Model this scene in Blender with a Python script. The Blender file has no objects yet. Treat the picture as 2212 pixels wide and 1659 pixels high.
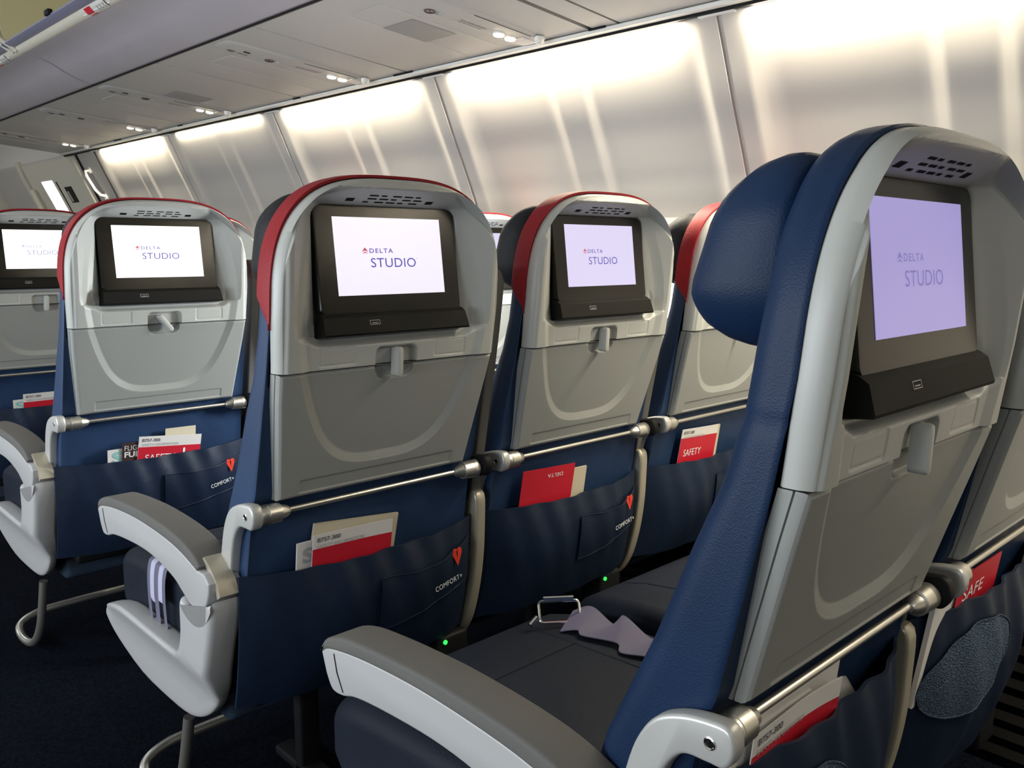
import bpy, math, random
import numpy as np
from mathutils import Vector, Matrix, Euler

random.seed(7)
SC = bpy.context.scene
COL = SC.collection
PI = math.pi

# ------------------------------------------------------------------ camera
CAM = (-0.788, -1.1462, 0.3948)
YAW, PIT, ROL, FPX = 0.7633, -0.1577, 0.0061, 1857.997
cd = bpy.data.cameras.new('camera'); cam = bpy.data.objects.new('camera', cd); COL.objects.link(cam)
cd.sensor_fit = 'HORIZONTAL'; cd.sensor_width = 36.0; cd.lens = 36.0 * FPX / 2212.0
cd.clip_start = 0.02; cd.clip_end = 60
fw = Vector((math.sin(YAW) * math.cos(PIT), math.cos(YAW) * math.cos(PIT), math.sin(PIT)))
r0 = Vector((math.cos(YAW), -math.sin(YAW), 0)); u0 = r0.cross(fw)
rt = r0 * math.cos(ROL) + u0 * math.sin(ROL); up = u0 * math.cos(ROL) - r0 * math.sin(ROL)
M = Matrix((rt, up, -fw)).transposed().to_4x4(); M.translation = Vector(CAM)
cam.matrix_world = M
SC.camera = cam

# ------------------------------------------------------------------ view / world
SC.view_settings.view_transform = 'Standard'
SC.view_settings.look = 'None'
SC.view_settings.exposure = 0.0
SC.view_settings.gamma = 1.0
SC.view_settings.use_curve_mapping = False
w = bpy.data.worlds.new('world'); SC.world = w; w.use_nodes = True
w.node_tree.nodes['Background'].inputs[0].default_value = (0.5, 0.55, 0.7, 1)
w.node_tree.nodes['Background'].inputs[1].default_value = 0.02

W = 0.495          # seat spacing across
PITCH = 0.8962
ROWY = {1: -0.7906, 2: 0.0, 3: PITCH, 4: 2 * PITCH}
FLOOR = -0.69
CX = -0.52         # cabin centre line

# ------------------------------------------------------------------ lights
def area(name, loc, target, sx, sy, power, color, spread=PI):
    l = bpy.data.lights.new(name, 'AREA'); l.shape = 'RECTANGLE'; l.size = sx; l.size_y = sy
    l.energy = power; l.color = color; l.spread = spread
    o = bpy.data.objects.new(name, l); COL.objects.link(o)
    o.location = loc
    d = (Vector(target) - Vector(loc)).normalized()
    # local -Z to d, local Y along world y as far as possible
    z = -d; yv = Vector((0, 1, 0)); x = yv.cross(z)
    if x.length < 1e-4: x = Vector((1, 0, 0))
    x.normalize(); yv = z.cross(x)
    o.rotation_euler = Matrix((x, yv, z)).transposed().to_euler()
    return o
# aisle ceiling wash (cool white fluorescent cove in the middle of the ceiling)
for i, (y, p) in enumerate(((-1.6, .4), (0.1, .6), (1.8, 1.5), (3.5, 2.5), (5.6, 20.0))):
    area('ceiling_wash_lamp', (CX - 0.15, y, 1.44), (CX - 0.05, y, 0), 0.22, 1.5, p, (0.90, 0.95, 1.0))
area('rear_cabin_lamp', (CX, -2.7, 1.30), (.1, 0, .45), 1.0, .25, 4.0, (1.0, 0.98, 0.90))
# daylight through the open windows across the aisle (left wall)
for y, p in ((-1.28, 4.0), (-.77, 8), (-.25, 7), (.26, 11), (.78, 12), (1.3, 10), (1.82, 8), (2.34, 7), (2.85, 6), (3.4, 6)):
    area('window_daylight', (2 * CX - 1.17, y, .30), (0.0, y, .25), .24, .34, p, (0.86, 0.93, 1.0))
_wd = area('window_daylight', (1.195, .285, .30), (.15, .90, .08), .30, .24, 9, (0.90, 0.96, 1.0), spread=2.0)
for y in (-.47, .577, 1.625, 2.66, 3.70):
    area('sidewall_wash_lamp', (2 * CX - 0.991, y, 0.931), (2 * CX - 1.035, y, 0.83), 0.012, 0.84, 1, (1.0, 0.93, 0.78))
# side wall wash lamps, one per wall panel, tucked under the edge of the service panels
WASH_Y = [(-1.515, 1.0), (-0.47, 1.2), (0.577, 1.0), (1.625, .85), (2.66, 0.16), (3.70, 0.8)]
for y, k in WASH_Y:
    area('sidewall_wash_lamp', (0.9935, y, 0.927), (1.036, y, 0.83), 0.012, 0.84, 24 * k, (1.0, 0.90, 0.70))

# ------------------------------------------------------------------ materials
def srgb(r, g, b):
    f = lambda c: (c / 255 / 12.92) if c / 255 <= 0.04045 else ((c / 255 + 0.055) / 1.055) ** 2.4
    return (f(r), f(g), f(b), 1)
def mat(name, col, rough=0.5, metal=0.0, bump=None, emit=None, var=None, coat=0.0, spec=0.5):
    m = bpy.data.materials.new(name); m.use_nodes = True
    nt = m.node_tree; b = nt.nodes['Principled BSDF']
    col = col if len(col) == 4 else (*col, 1)
    b.inputs['Base Color'].default_value = col
    b.inputs['Roughness'].default_value = rough
    b.inputs['Metallic'].default_value = metal
    b.inputs['Coat Weight'].default_value = coat
    b.inputs['Specular IOR Level'].default_value = spec
    tc = nt.nodes.new('ShaderNodeTexCoord')
    if var:
        sc_, amt = var
        n = nt.nodes.new('ShaderNodeTexNoise'); n.inputs['Scale'].default_value = sc_; n.inputs['Detail'].default_value = 4
        nt.links.new(tc.outputs['Object'], n.inputs['Vector'])
        r = nt.nodes.new('ShaderNodeValToRGB')
        r.color_ramp.elements[0].position = 0.3; r.color_ramp.elements[1].position = 0.7
        r.color_ramp.elements[0].color = tuple(c * (1 - amt) for c in col[:3]) + (1,)
        r.color_ramp.elements[1].color = tuple(min(1, c * (1 + amt)) for c in col[:3]) + (1,)
        nt.links.new(n.outputs['Fac'], r.inputs['Fac']); nt.links.new(r.outputs['Color'], b.inputs['Base Color'])
    if bump:
        kind, sc_, st, dist = bump
        if kind == 'v':
            t = nt.nodes.new('ShaderNodeTexVoronoi'); t.feature = 'F1'; t.inputs['Scale'].default_value = sc_; out = t.outputs['Distance']
        elif kind == 'w':
            t = nt.nodes.new('ShaderNodeTexWave'); t.inputs['Scale'].default_value = sc_; out = t.outputs['Fac']
        else:
            t = nt.nodes.new('ShaderNodeTexNoise'); t.inputs['Scale'].default_value = sc_; t.inputs['Detail'].default_value = 5; out = t.outputs['Fac']
        nt.links.new(tc.outputs['Object'], t.inputs['Vector'])
        bp = nt.nodes.new('ShaderNodeBump'); bp.inputs['Strength'].default_value = st; bp.inputs['Distance'].default_value = dist
        nt.links.new(out, bp.inputs['Height']); nt.links.new(bp.outputs['Normal'], b.inputs['Normal'])
    if emit:
        c, s = emit
        b.inputs['Emission Color'].default_value = c if len(c) == 4 else (*c, 1)
        b.inputs['Emission Strength'].default_value = s
    return m

GREY = mat('seat shell plastic', (0.43, 0.44, 0.415), 0.42, bump=('n', 900, 0.08, 0.0004))
GREY2 = mat('tray plastic', (0.30, 0.31, 0.295), 0.45, bump=('n', 900, 0.08, 0.0004))  # darker than the shell: part of the trays' shade is put into the colour
ARMG = mat('armrest plastic', (0.42, 0.42, 0.42), 0.38, bump=('n', 700, 0.08, 0.0004))
PAD = mat('armrest pad', (0.125, 0.122, 0.115), 0.7, spec=0.2, bump=('n', 1200, 0.2, 0.0004))
NAVY = mat('navy leather', (0.018, 0.043, 0.105), 0.5, spec=0.3, bump=('v', 650, 0.2, 0.0008), var=(9, 0.12))
NAVYW = mat('worn navy leather', (0.007, 0.022, 0.062), 0.46, spec=0.2, bump=('v', 650, 0.22, 0.0008), var=(9, 0.15))
CHAR = mat('charcoal leather', (0.013, 0.014, 0.017), 0.55, spec=0.22, bump=('v', 420, 0.3, 0.001))
RED = mat('red leather trim', (0.27, 0.009, 0.015), 0.5, spec=0.25, bump=('v', 420, 0.3, 0.001))
POCK = mat('navy pocket leather', (0.006, 0.014, 0.034), 0.5, bump=('n', 10, 0.25, 0.015), var=(5, 0.15), spec=0.3)
MESHM = mat('pocket mesh', (0.04, 0.075, 0.13), 0.8, bump=('v', 500, 1.0, 0.003), var=(300, 0.6))
CUSH = mat('seat cushion leather', (0.009, 0.013, 0.022), 0.6, spec=0.15, bump=('v', 380, 0.3, 0.001), var=(6, 0.15))
METAL = mat('brushed metal', (0.62, 0.60, 0.54), 0.33, 0.9, bump=('n', 500, 0.05, 0.0003))
SILV = mat('silver painted arm', (0.55, 0.55, 0.53), 0.38, 0.35)
CHROME = mat('chrome', (0.85, 0.84, 0.8), 0.15, 1.0)
BEZ = mat('gloss black bezel', (0.009, 0.008, 0.006), 0.24, spec=0.3)
MATTE = mat('matte black monitor base', (0.007, 0.007, 0.006), 0.7, spec=0.12)
BLK = mat('black plastic', (0.006, 0.006, 0.007), 0.6, spec=0.2)
HOLE = mat('dark opening', (0.01, 0.01, 0.012), 0.9, spec=0.1)
CREASE = mat('dark seam', (0.02, 0.018, 0.016), 0.9, spec=0.1)
SCR_W = mat('screen white', (0, 0, 0), 0.3, emit=((1.0, 1.0, 1.0), 1.5))
SCR_P = mat('screen pale lavender', (0, 0, 0), 0.3, emit=((0.90, 0.86, 1.0), 0.98))
SCR_M = mat('screen soft lavender', (0, 0, 0), 0.3, emit=((0.80, 0.74, 1.0), 0.90))
SCR_L = mat('screen lavender', (0, 0, 0), 0.3, emit=((0.40, 0.345, 0.70), 0.84))
INK = mat('screen lettering violet', (0, 0, 0), 0.6, emit=((0.085, 0.06, 0.42), 1.0))
INK_L = mat('screen lettering faded', (0, 0, 0), 0.6, emit=((0.20, 0.17, 0.42), 1.0))
INK_F = mat('screen lettering washed out', (0, 0, 0), 0.6, emit=((0.42, 0.42, 0.62), 1.0))
INKR = mat('screen emblem red', (0, 0, 0), 0.6, emit=((0.60, 0.05, 0.10), 1.0))
WALLM = mat('sidewall panel', (0.47, 0.44, 0.405), 0.6, spec=0.25)
CEILM = mat('ceiling panel', (0.60, 0.565, 0.50), 0.6)
PSUM = mat('service panel plastic', (0.44, 0.425, 0.40), 0.5, var=(3, 0.04))
BINM = mat('bin shell plastic', (0.42, 0.385, 0.41), 0.45, var=(3, 0.04))
CREAM = mat('cream latch rail', (0.66, 0.62, 0.52), 0.3)
BLUEL = mat('blue grey lip', (0.22, 0.22, 0.32), 0.35)
BININ = mat('bin interior', (0.55, 0.50, 0.30), 0.55)
RAILW = mat('white rail', (0.8, 0.79, 0.74), 0.4)
CARPET = mat('navy carpet', (0.0025, 0.004, 0.008), 1.0, bump=('n', 500, 0.9, 0.004), var=(160, 0.8), spec=0.05)
BEIGE = mat('beige metal plate', (0.50, 0.46, 0.36), 0.35, 0.4)
BULB = mat('reading lamp bulb', (1, .9, .7), 0.3, emit=((1.0, 0.86, 0.62), 14))
LEGM = mat('dark leg metal', (0.008, 0.008, 0.009), 0.6, spec=0.15)
LED = mat('green led', (0, .3, 0), 0.3, emit=((0.02, 1.0, 0.06), 3.0))
PANE = mat('daylight pane', (1, 1, 1), 0.3, emit=((0.93, 0.97, 1.0), 24.0))
PANE2 = mat('door daylight pane', (1, 1, 1), 0.3, emit=((1.0, 1.0, 0.95), 1.3))
SHADE = mat('window shade', (0.62, 0.6, 0.58), 0.6)
PAPER = mat('white card', (0.72, 0.70, 0.68), 0.5)
CREAMP = mat('cream paper', (0.62, 0.56, 0.42), 0.6)
CREDP = mat('red card', (0.55, 0.012, 0.03), 0.45)
DARKP = mat('dark brown card', (0.045, 0.022, 0.022), 0.5)
TEAL = mat('pale teal ink', (0.25, 0.55, 0.50), 0.5)
GREENP = mat('leaf green ink', (0.12, 0.28, 0.02), 0.5, var=(60, 0.7))
TXT = mat('grey ink', (0.10, 0.10, 0.11), 0.6)
TXTL = mat('light grey ink', (0.42, 0.42, 0.42), 0.6)
WHITEI = mat('white ink', (0.85, 0.85, 0.86), 0.5)
REDI = mat('red stitching', (0.75, 0.05, 0.02), 0.5)
WEB = mat('seat belt webbing', (0.12, 0.11, 0.17), 0.7, bump=('w', 260, 0.3, 0.0006))
WEBL = mat('pale belt webbing', (0.42, 0.44, 0.58), 0.7)
LIGHTB = mat('life vest pouch vinyl', (0.03, 0.05, 0.085), 0.5, var=(20, 0.3))

# ------------------------------------------------------------------ mesh helpers
def mesh_np(name, verts, faces, mats, smooth=True, sharp=38, midx=None):
    me = bpy.data.meshes.new(name)
    me.from_pydata([tuple(map(float, v)) for v in verts], [], [tuple(map(int, f)) for f in faces])
    if not isinstance(mats, (list, tuple)): mats = [mats]
    for m in mats: me.materials.append(m)
    if midx is not None:
        me.polygons.foreach_set('material_index', np.array(midx, dtype=np.int32))
    if smooth:
        me.shade_smooth()
        if sharp: me.set_sharp_from_angle(angle=math.radians(sharp))
    me.update()
    return me
def fix_normals(me):
    import bmesh
    bm = bmesh.new(); bm.from_mesh(me); bmesh.ops.recalc_face_normals(bm, faces=bm.faces); bm.to_mesh(me); bm.free(); return me
class MB:
    """collects geometry for one mesh"""
    def __init__(s): s.v = []; s.f = []; s.m = []
    def add(s, v, f, mi=0):
        b = len(s.v); s.v += [tuple(p) for p in v]; s.f += [tuple(i + b for i in q) for q in f]; s.m += [mi] * len(f); return s
    def box(s, c, d, rot=None, mi=0, bev=0.0):
        x, y, z = (k / 2 for k in d)
        if bev <= 0:
            v = [(sx * x, sy * y, sz * z) for sx in (-1, 1) for sy in (-1, 1) for sz in (-1, 1)]
            f = [(0, 1, 3, 2), (4, 6, 7, 5), (0, 4, 5, 1), (2, 3, 7, 6), (0, 2, 6, 4), (1, 5, 7, 3)]
        else:
            bev = min(bev, x * .98, y * .98, z * .98)
            v = []; f = []
            import bmesh
            bm = bmesh.new(); bmesh.ops.create_cube(bm, size=1.0)
            for q in bm.verts: q.co = Vector((q.co.x * 2 * x, q.co.y * 2 * y, q.co.z * 2 * z))
            bmesh.ops.bevel(bm, geom=bm.edges[:], offset=bev, segments=3, affect='EDGES', profile=0.5)
            bm.verts.index_update()
            v = [tuple(q.co) for q in bm.verts]; f = [tuple(q.index for q in fc.verts) for fc in bm.faces]; bm.free()
        R = rot.to_matrix() if rot is not None else Matrix.Identity(3)
        return s.add([tuple(R @ Vector(p) + Vector(c)) for p in v], f, mi)
    def tube(s, pts, r, n=12, mi=0, closed=False, flat=1.0, caps=True):
        pts = [Vector(p) for p in pts]; rr = r if isinstance(r, (list, tuple)) else [r] * len(pts)
        prev = None; rings = []
        for i, p in enumerate(pts):
            a = pts[i - 1] if i > 0 else (pts[-1] if closed else None)
            b = pts[i + 1] if i < len(pts) - 1 else (pts[0] if closed else None)
            t = ((b - p) if a is None else (p - a) if b is None else ((b - p).normalized() + (p - a).normalized())).normalized()
            if prev is None:
                ref = Vector((0, 0, 1)) if abs(t.z) < 0.9 else Vector((1, 0, 0))
                nn = t.cross(ref).normalized()
            else:
                nn = (prev - t * prev.dot(t)).normalized()
            prev = nn; bb = t.cross(nn)
            rings.append([p + nn * math.cos(2 * PI * k / n) * rr[i] + bb * math.sin(2 * PI * k / n) * rr[i] * flat for k in range(n)])
        v = [tuple(q) for rg in rings for q in rg]; f = []
        L = len(rings)
        for i in range(L if closed else L - 1):
            for k in range(n):
                a = i * n + k; b = i * n + (k + 1) % n; c = ((i + 1) % L) * n + (k + 1) % n; d = ((i + 1) % L) * n + k
                f.append((a, b, c, d))
        if caps and not closed:
            f.append(tuple(range(n))[::-1]); f.append(tuple((L - 1) * n + k for k in range(n)))
        return s.add(v, f, mi)
    def cyl(s, a, b, r, r2=None, n=24, mi=0):
        return s.tube([a, b], [r, r if r2 is None else r2], n, mi)
    def lathe_x(s, prof, c, n=28, mi=0):
        """profile (x, r) about an axis parallel to x"""
        v = []; f = []
        for (x, r) in prof:
            for k in range(n):
                a = 2 * PI * k / n; v.append((c[0] + x, c[1] + r * math.cos(a), c[2] + r * math.sin(a)))
        for i in range(len(prof) - 1):
            for k in range(n):
                f.append((i * n + k, i * n + (k + 1) % n, (i + 1) * n + (k + 1) % n, (i + 1) * n + k))
        f.append(tuple(range(n))); f.append(tuple((len(prof) - 1) * n + k for k in range(n))[::-1])
        return s.add(v, f, mi)
    def prism(s, poly, x0, x1, bev=0.004, seg=3, mi=0, axis='x'):
        """polygon (a, b) extruded along an axis with rounded edges"""
        P = np.array(poly, float); n = len(P)
        area2 = np.sum(P[:, 0] * np.roll(P[:, 1], -1) - np.roll(P[:, 0], -1) * P[:, 1])
        if area2 < 0: P = P[::-1]
        e = np.roll(P, -1, 0) - P; L = np.linalg.norm(e, axis=1)[:, None]; e = e / np.maximum(L, 1e-9)
        nrm = np.stack([e[:, 1], -e[:, 0]], 1); mit = nrm + np.roll(nrm, 1, 0)
        mit = mit / np.maximum((mit * mit).sum(1)[:, None], 0.5) * 2 / 1.0 * 0.5 * 1.0
        mit = (nrm + np.roll(nrm, 1, 0)); mit /= np.maximum(np.linalg.norm(mit, axis=1)[:, None], 1e-6)
        rings = []
        for k in range(seg + 1):
            a = PI / 2 * k / seg; rings.append((x0 + bev * (1 - math.sin(a)), bev * (1 - math.cos(a)) if False else bev * (1 - math.sin(a))))
        prof = [(x0 + bev * (1 - math.cos(PI / 2 * k / seg)), bev * (1 - math.sin(PI / 2 * k / seg))) for k in range(seg + 1)]
        prof += [(x1 - bev * (1 - math.cos(PI / 2 * k / seg)), bev * (1 - math.sin(PI / 2 * k / seg))) for k in range(seg, -1, -1)]
        v = []; f = []
        for (x, ins) in prof:
            Q = P - mit * ins
            for q in Q:
                v.append((x, q[0], q[1]) if axis == 'x' else ((q[0], x, q[1]) if axis == 'y' else (q[0], q[1], x)))
        m = len(prof)
        for i in range(m - 1):
            for k in range(n):
                f.append((i * n + k, i * n + (k + 1) % n, (i + 1) * n + (k + 1) % n, (i + 1) * n + k))
        f.append(tuple(range(n))[::-1]); f.append(tuple((m - 1) * n + k for k in range(n)))
        return s.add(v, f, mi)
    def mesh(s, name, mats, smooth=True, sharp=38, fix=True):
        me = mesh_np(name, s.v, s.f, mats, smooth, None, s.m)
        if fix: fix_normals(me)
        if smooth and sharp: me.set_sharp_from_angle(angle=math.radians(sharp))
        return me
def smooth_poly(pts, n=8, closed=True):
    """Catmull-Rom through points"""
    P = [np.array(p, float) for p in pts]; out = []; L = len(P)
    for i in range(L if closed else L - 1):
        p0 = P[(i - 1) % L] if closed or i > 0 else P[i]; p1 = P[i]; p2 = P[(i + 1) % L]; p3 = P[(i + 2) % L] if closed or i + 2 < L else P[i + 1]
        for k in range(n):
            t = k / n
            out.append(0.5 * ((2 * p1) + (-p0 + p2) * t + (2 * p0 - 5 * p1 + 4 * p2 - p3) * t * t + (-p0 + 3 * p1 - 3 * p2 + p3) * t ** 3))
    if not closed: out.append(P[-1])
    return out
def grid_mesh(name, X, Y, Z, mats, sharp=38, flip=False):
    nu, nv = X.shape
    v = np.stack([X.ravel(), Y.ravel(), Z.ravel()], 1)
    i = np.arange(nu - 1)[:, None] * nv + np.arange(nv - 1)[None, :]
    i = i.ravel(); f = np.stack([i, i + 1, i + nv + 1, i + nv], 1)
    if flip: f = f[:, ::-1]
    return v, f

def obj(name, me, parent=None, loc=(0, 0, 0), rot=None, label=None, cat=None, group=None, kind=None):
    o = bpy.data.objects.new(name, me); COL.objects.link(o); o.location = loc
    if rot is not None: o.rotation_euler = rot
    if parent is not None: o.parent = parent
    if label: o['label'] = label
    if cat: o['category'] = cat
    if group: o['group'] = group
    if kind: o['kind'] = kind
    return o
def thing(name, label, cat, loc=(0, 0, 0), rot=None, group=None):
    o = obj(name, None, None, loc, rot, label, cat, group); o.empty_display_size = 0.05; return o
_tc = {}
def text_mesh(body, width, height, m, spacing=1.0, bold=0.0):
    key = (body, round(width, 4), round(height, 4), m.name, spacing, bold)
    if key in _tc: return _tc[key]
    c = bpy.data.curves.new('lettering', 'FONT'); c.body = body; c.size = 1.0; c.space_character = spacing
    c.extrude = 0.0; c.offset = bold; c.resolution_u = 4; c.align_x = 'LEFT'
    o = bpy.data.objects.new('t', c); COL.objects.link(o)
    dg = bpy.context.evaluated_depsgraph_get()
    me = bpy.data.meshes.new_from_object(o.evaluated_get(dg))
    bpy.data.objects.remove(o); bpy.data.curves.remove(c)
    n = len(me.vertices); co = np.zeros(n * 3); me.vertices.foreach_get('co', co); co = co.reshape(-1, 3)
    mn = co.min(0); mx = co.max(0)
    co[:, 0] = (co[:, 0] - mn[0]) / (mx[0] - mn[0]) * width
    co[:, 1] = (co[:, 1] - mn[1]) / (mx[1] - mn[1]) * height
    co[:, 2] = 0
    me.vertices.foreach_set('co', co.ravel()); me.materials.clear(); me.materials.append(m); me.update()
    _tc[key] = me
    return me
def facing_back(p, tilt=0.0, roll=0.0):
    """matrix: local x -> +x world, local y -> up, local z -> -y (towards the rear of the cabin)"""
    return Matrix.Translation(p) @ Matrix.Rotation(PI / 2 + tilt, 4, 'X') @ Matrix.Rotation(roll, 4, 'Z')
def ss(t): t = np.clip(t, 0, 1); return t * t * (3 - 2 * t)
def sdrr(x, z, cx, cz, hx, hz, r):
    qx = np.abs(x - cx) - hx + r; qz = np.abs(z - cz) - hz + r
    return np.sqrt(np.maximum(qx, 0) ** 2 + np.maximum(qz, 0) ** 2) + np.minimum(np.maximum(qx, qz), 0) - r

# ------------------------------------------------------------------ seat shell geometry
SEAM = 0.2150
def base_up(z): return np.interp(z, [0.2, .215, .30, .36, .42, .45, .5], [-.064, -.068, -.078, -.083, -.088, -.090, -.086])
def base_tray(z): return np.interp(z, [.0, .018, .2125, .22], [-.005, -.010, -.063, -.065])
def xU(z): return np.interp(z, [.058, .0585, .060, .068, .083, .11, .144, .181, .21, .25, .29, .33, .38, .43], [0, .03, .055, .08, .102, .125, .143, .158, .166, .172, .175, .172, .163, .150])
def shell_y(x, z):
    y = base_up(z)
    s = xU(z) - np.abs(x)                       # inside positive
    fade = ss((0.455 - z) / 0.05)
    y = y + 0.0062 * np.clip((s + .002) / 0.015, 0, 1) * fade
    # broad concave fall towards the screen
    zq = np.where(z > .455, .455 + (z - .455) * 2.1, np.where(z < .266, .266 + (z - .266) * 3, z))
    d1 = sdrr(x, zq, 0, 0.3605, 0.134, 0.0945, 0.02)
    ramp = np.clip(1 - np.clip(d1, 0, 1) / 0.050, 0, 1)
    yb = -0.045
    ramp = np.where(z < .266, ss(ramp), ramp)
    y = np.where(d1 < 0.050, y + (yb - y) * ramp, y)
    y = np.where(d1 < 0, np.maximum(y, -0.044 + 0.016 * ss(-d1 / 0.003)), y)
    # scoop under the screen
    d2 = sdrr(x, z, 0, 0.284, 0.149, 0.026, 0.018)
    y2 = -0.053
    t2 = 1 - np.clip(d2 / 0.011, 0, 1)
    y = np.where((d2 < 0.011) & (z < 0.31), np.maximum(y, y + (y2 - y) * ss(t2)), y)
    # small plates
    for cx in (-0.106, 0.106):
        d = sdrr(x, z, cx, 0.2345, 0.031, 0.0125, 0.002)
        y = y + 0.0014 * np.clip(1 - np.abs(d) / 0.0022, 0, 1) + 0.0008 * ss(-d / 0.002)
    # latch recess
    d = sdrr(x, z, 0, 0.21, 0.040, 0.035, 0.012)
    y = y + 0.011 * ss(-d / 0.006)
    return y
def tray_y(x, z):
    y = base_tray(z)
    # U shaped step: distance to the curve
    half = smooth_poly([(0, .058), (.03, .0582), (.055, .061), (.080, .069), (.104, .085), (.126, .111), (.143, .144), (.157, .181), (.1665, .212), (.172, .245)], 14, closed=False)
    half = np.array(half); cu = np.concatenate([half[::-1] * [-1, 1], half])
    sh = x.shape; P = np.stack([x.ravel(), z.ravel()], 1)
    dmin = np.full(len(P), 9.0)
    for k in range(0, len(cu)): dmin = np.minimum(dmin, (P[:, 0] - cu[k, 0]) ** 2 + (P[:, 1] - cu[k, 1]) ** 2)
    d = np.sqrt(dmin).reshape(sh)
    ins = (z > .058) & (np.abs(x) < np.interp(z, half[:, 1], half[:, 0]))
    s = np.where(ins, d, -d)
    y = y + 0.0062 * np.clip((s + .002) / 0.015, 0, 1)
    # slot at the foot
    d = sdrr(x, z, 0, 0.034, 0.150, 0.0115, 0.003)
    y = y + 0.0016 * ss(-d / 0.003)
    # finger recess below latch
    d = sdrr(x, z, 0, 0.215, 0.037, 0.024, 0.018)
    y = y + 0.0075 * ss(-d / 0.005)
    return y
def arch(a, h, zc, n, zb, N=64, nb=26, aw=None):
    """open outline from lower left, over the arch, to lower right"""
    aw = a if aw is None else aw
    L = [(-(aw + (a - aw) * k / nb), zb + (zc - zb) * k / nb) for k in range(nb)]
    A = []
    for k in range(N + 1):
        t = PI - PI * k / N
        c, s_ = math.cos(t), math.sin(t)
        A.append((a * math.copysign(abs(c) ** (2 / n), c), zc + h * abs(s_) ** (2 / n)))
    R = [(-x, z) for x, z in L[::-1]]
    return np.array(L + A + R)

def build_shell_mesh():
    a, h, zc, n = .1990, .187, .30, 3.0
    NU, NV = 300, 190
    t = np.linspace(-1, 1, NU); u = np.sin(t * PI / 2) * 0.35 + t * 0.65
    u[0], u[-1] = -1, 1
    v = np.linspace(0, 1, NV)
    U, V = np.meshgrid(u, v, indexing='ij')
    X = U * a
    top = zc + h * (np.clip(1 - np.abs(U) ** n, 0, 1)) ** (1 / n)
    Z = SEAM + .0015 + (top - SEAM - .0015) * V
    X = X * (1 - .012 * ss((.30 - Z) / .09))
    Y = shell_y(X, Z)
    # soften the border
    dx = (a * (1 - .012) - np.abs(X)); dt = top - Z
    dd = np.minimum(np.clip(dx, 0, 1), np.clip(dt * .9, 0, 1))
    Y = Y + 0.004 * (1 - ss(dd / .008)) ** 1.5
    v1, f1 = grid_mesh('s', X, Y, Z, None)
    verts = list(v1); faces = [tuple(q) for q in f1]
    # border loop: left column up, top row, right column down
    idx = lambda i, j: i * NV + j
    loop = [idx(0, j) for j in range(NV)] + [idx(i, NV - 1) for i in range(1, NU)] + [idx(NU - 1, j) for j in range(NV - 2, -1, -1)]
    L = len(loop)
    lv = np.array([verts[k] for k in loop])
    # outward offset
    def ring(off, dy):
        out = []
        for p in lv:
            x, y, z = p
            if z > zc:
                nx, nz = np.sign(x) * abs(x / a) ** (n - 1) / a, abs((z - zc) / h) ** (n - 1) / h
            else: nx, nz = np.sign(x), 0
            l = math.hypot(nx, nz) or 1
            out.append((x + off * nx / l, base_up(z) + dy, z + off * nz / l))
        return out
    prev = loop
    for off, dy in ((.0025, .0055), (.0065, .015), (.0070, .026), (.004, .030)):
        b = len(verts); verts += ring(off, dy)
        cur = list(range(b, b + L))
        for k in range(L - 1): faces.append((prev[k], prev[k + 1], cur[k + 1], cur[k]))
        prev = cur
    # bottom lip
    b = len(verts); bot = [idx(i, 0) for i in range(NU)]
    verts += [(verts[k][0], verts[k][1] + .02, verts[k][2]) for k in bot]
    for k in range(NU - 1): faces.append((bot[k + 1], bot[k], b + k, b + k + 1))
    me = mesh_np('back_shell', verts, faces, GREY, sharp=42)
    return me
def build_tray_mesh():
    NU, NV = 280, 190
    z = np.linspace(.018, SEAM - .0015, NV); u = np.linspace(-1, 1, NU)
    U, Z = np.meshgrid(u, z, indexing='ij')
    hw = np.interp(Z, [.018, .1, .17, .2125], [.181, .189, .196, .199])
    X = U * hw
    Y = tray_y(X, Z)
    dd = np.minimum(hw - np.abs(X), np.minimum(Z - .018, SEAM - .0015 - Z))
    Y = Y + 0.003 * (1 - ss(dd / .004)) ** 1.5
    v1, f1 = grid_mesh('t', X, Y, Z, None)
    verts = list(v1); faces = [tuple(q) for q in f1]
    idx = lambda i, j: i * NV + j
    loop = [idx(0, j) for j in range(NV)] + [idx(i, NV - 1) for i in range(1, NU)] + [idx(NU - 1, j) for j in range(NV - 2, -1, -1)] + [idx(i, 0) for i in range(NU - 2, 0, -1)]
    L = len(loop); lv = np.array([verts[k] for k in loop])
    c = np.array([0, .115])
    prev = loop
    for off, dy in ((.0015, .006), (.0018, .0125), (-.001, .0128), (-.001, .0140), (.0022, .0143), (.0022, .027), (-.002, .029)):
        b = len(verts)
        for p in lv:
            sx = np.sign(p[0]) if abs(p[0]) > .17 else 0
            sz = (1 if p[2] > .2 else -1) if (p[2] > .2125 or p[2] < .0185) else 0
            verts.append((p[0] + off * sx, base_tray(p[2]) + dy, p[2] + min(off, .0012) * sz))
        cur = list(range(b, b + L))
        for k in range(L): faces.append((prev[k], prev[(k + 1) % L], cur[(k + 1) % L], cur[k]))
        prev = cur
    faces.append(tuple(prev[::-1]))
    return mesh_np('tray_table', verts, faces, GREY2, sharp=42)

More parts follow.
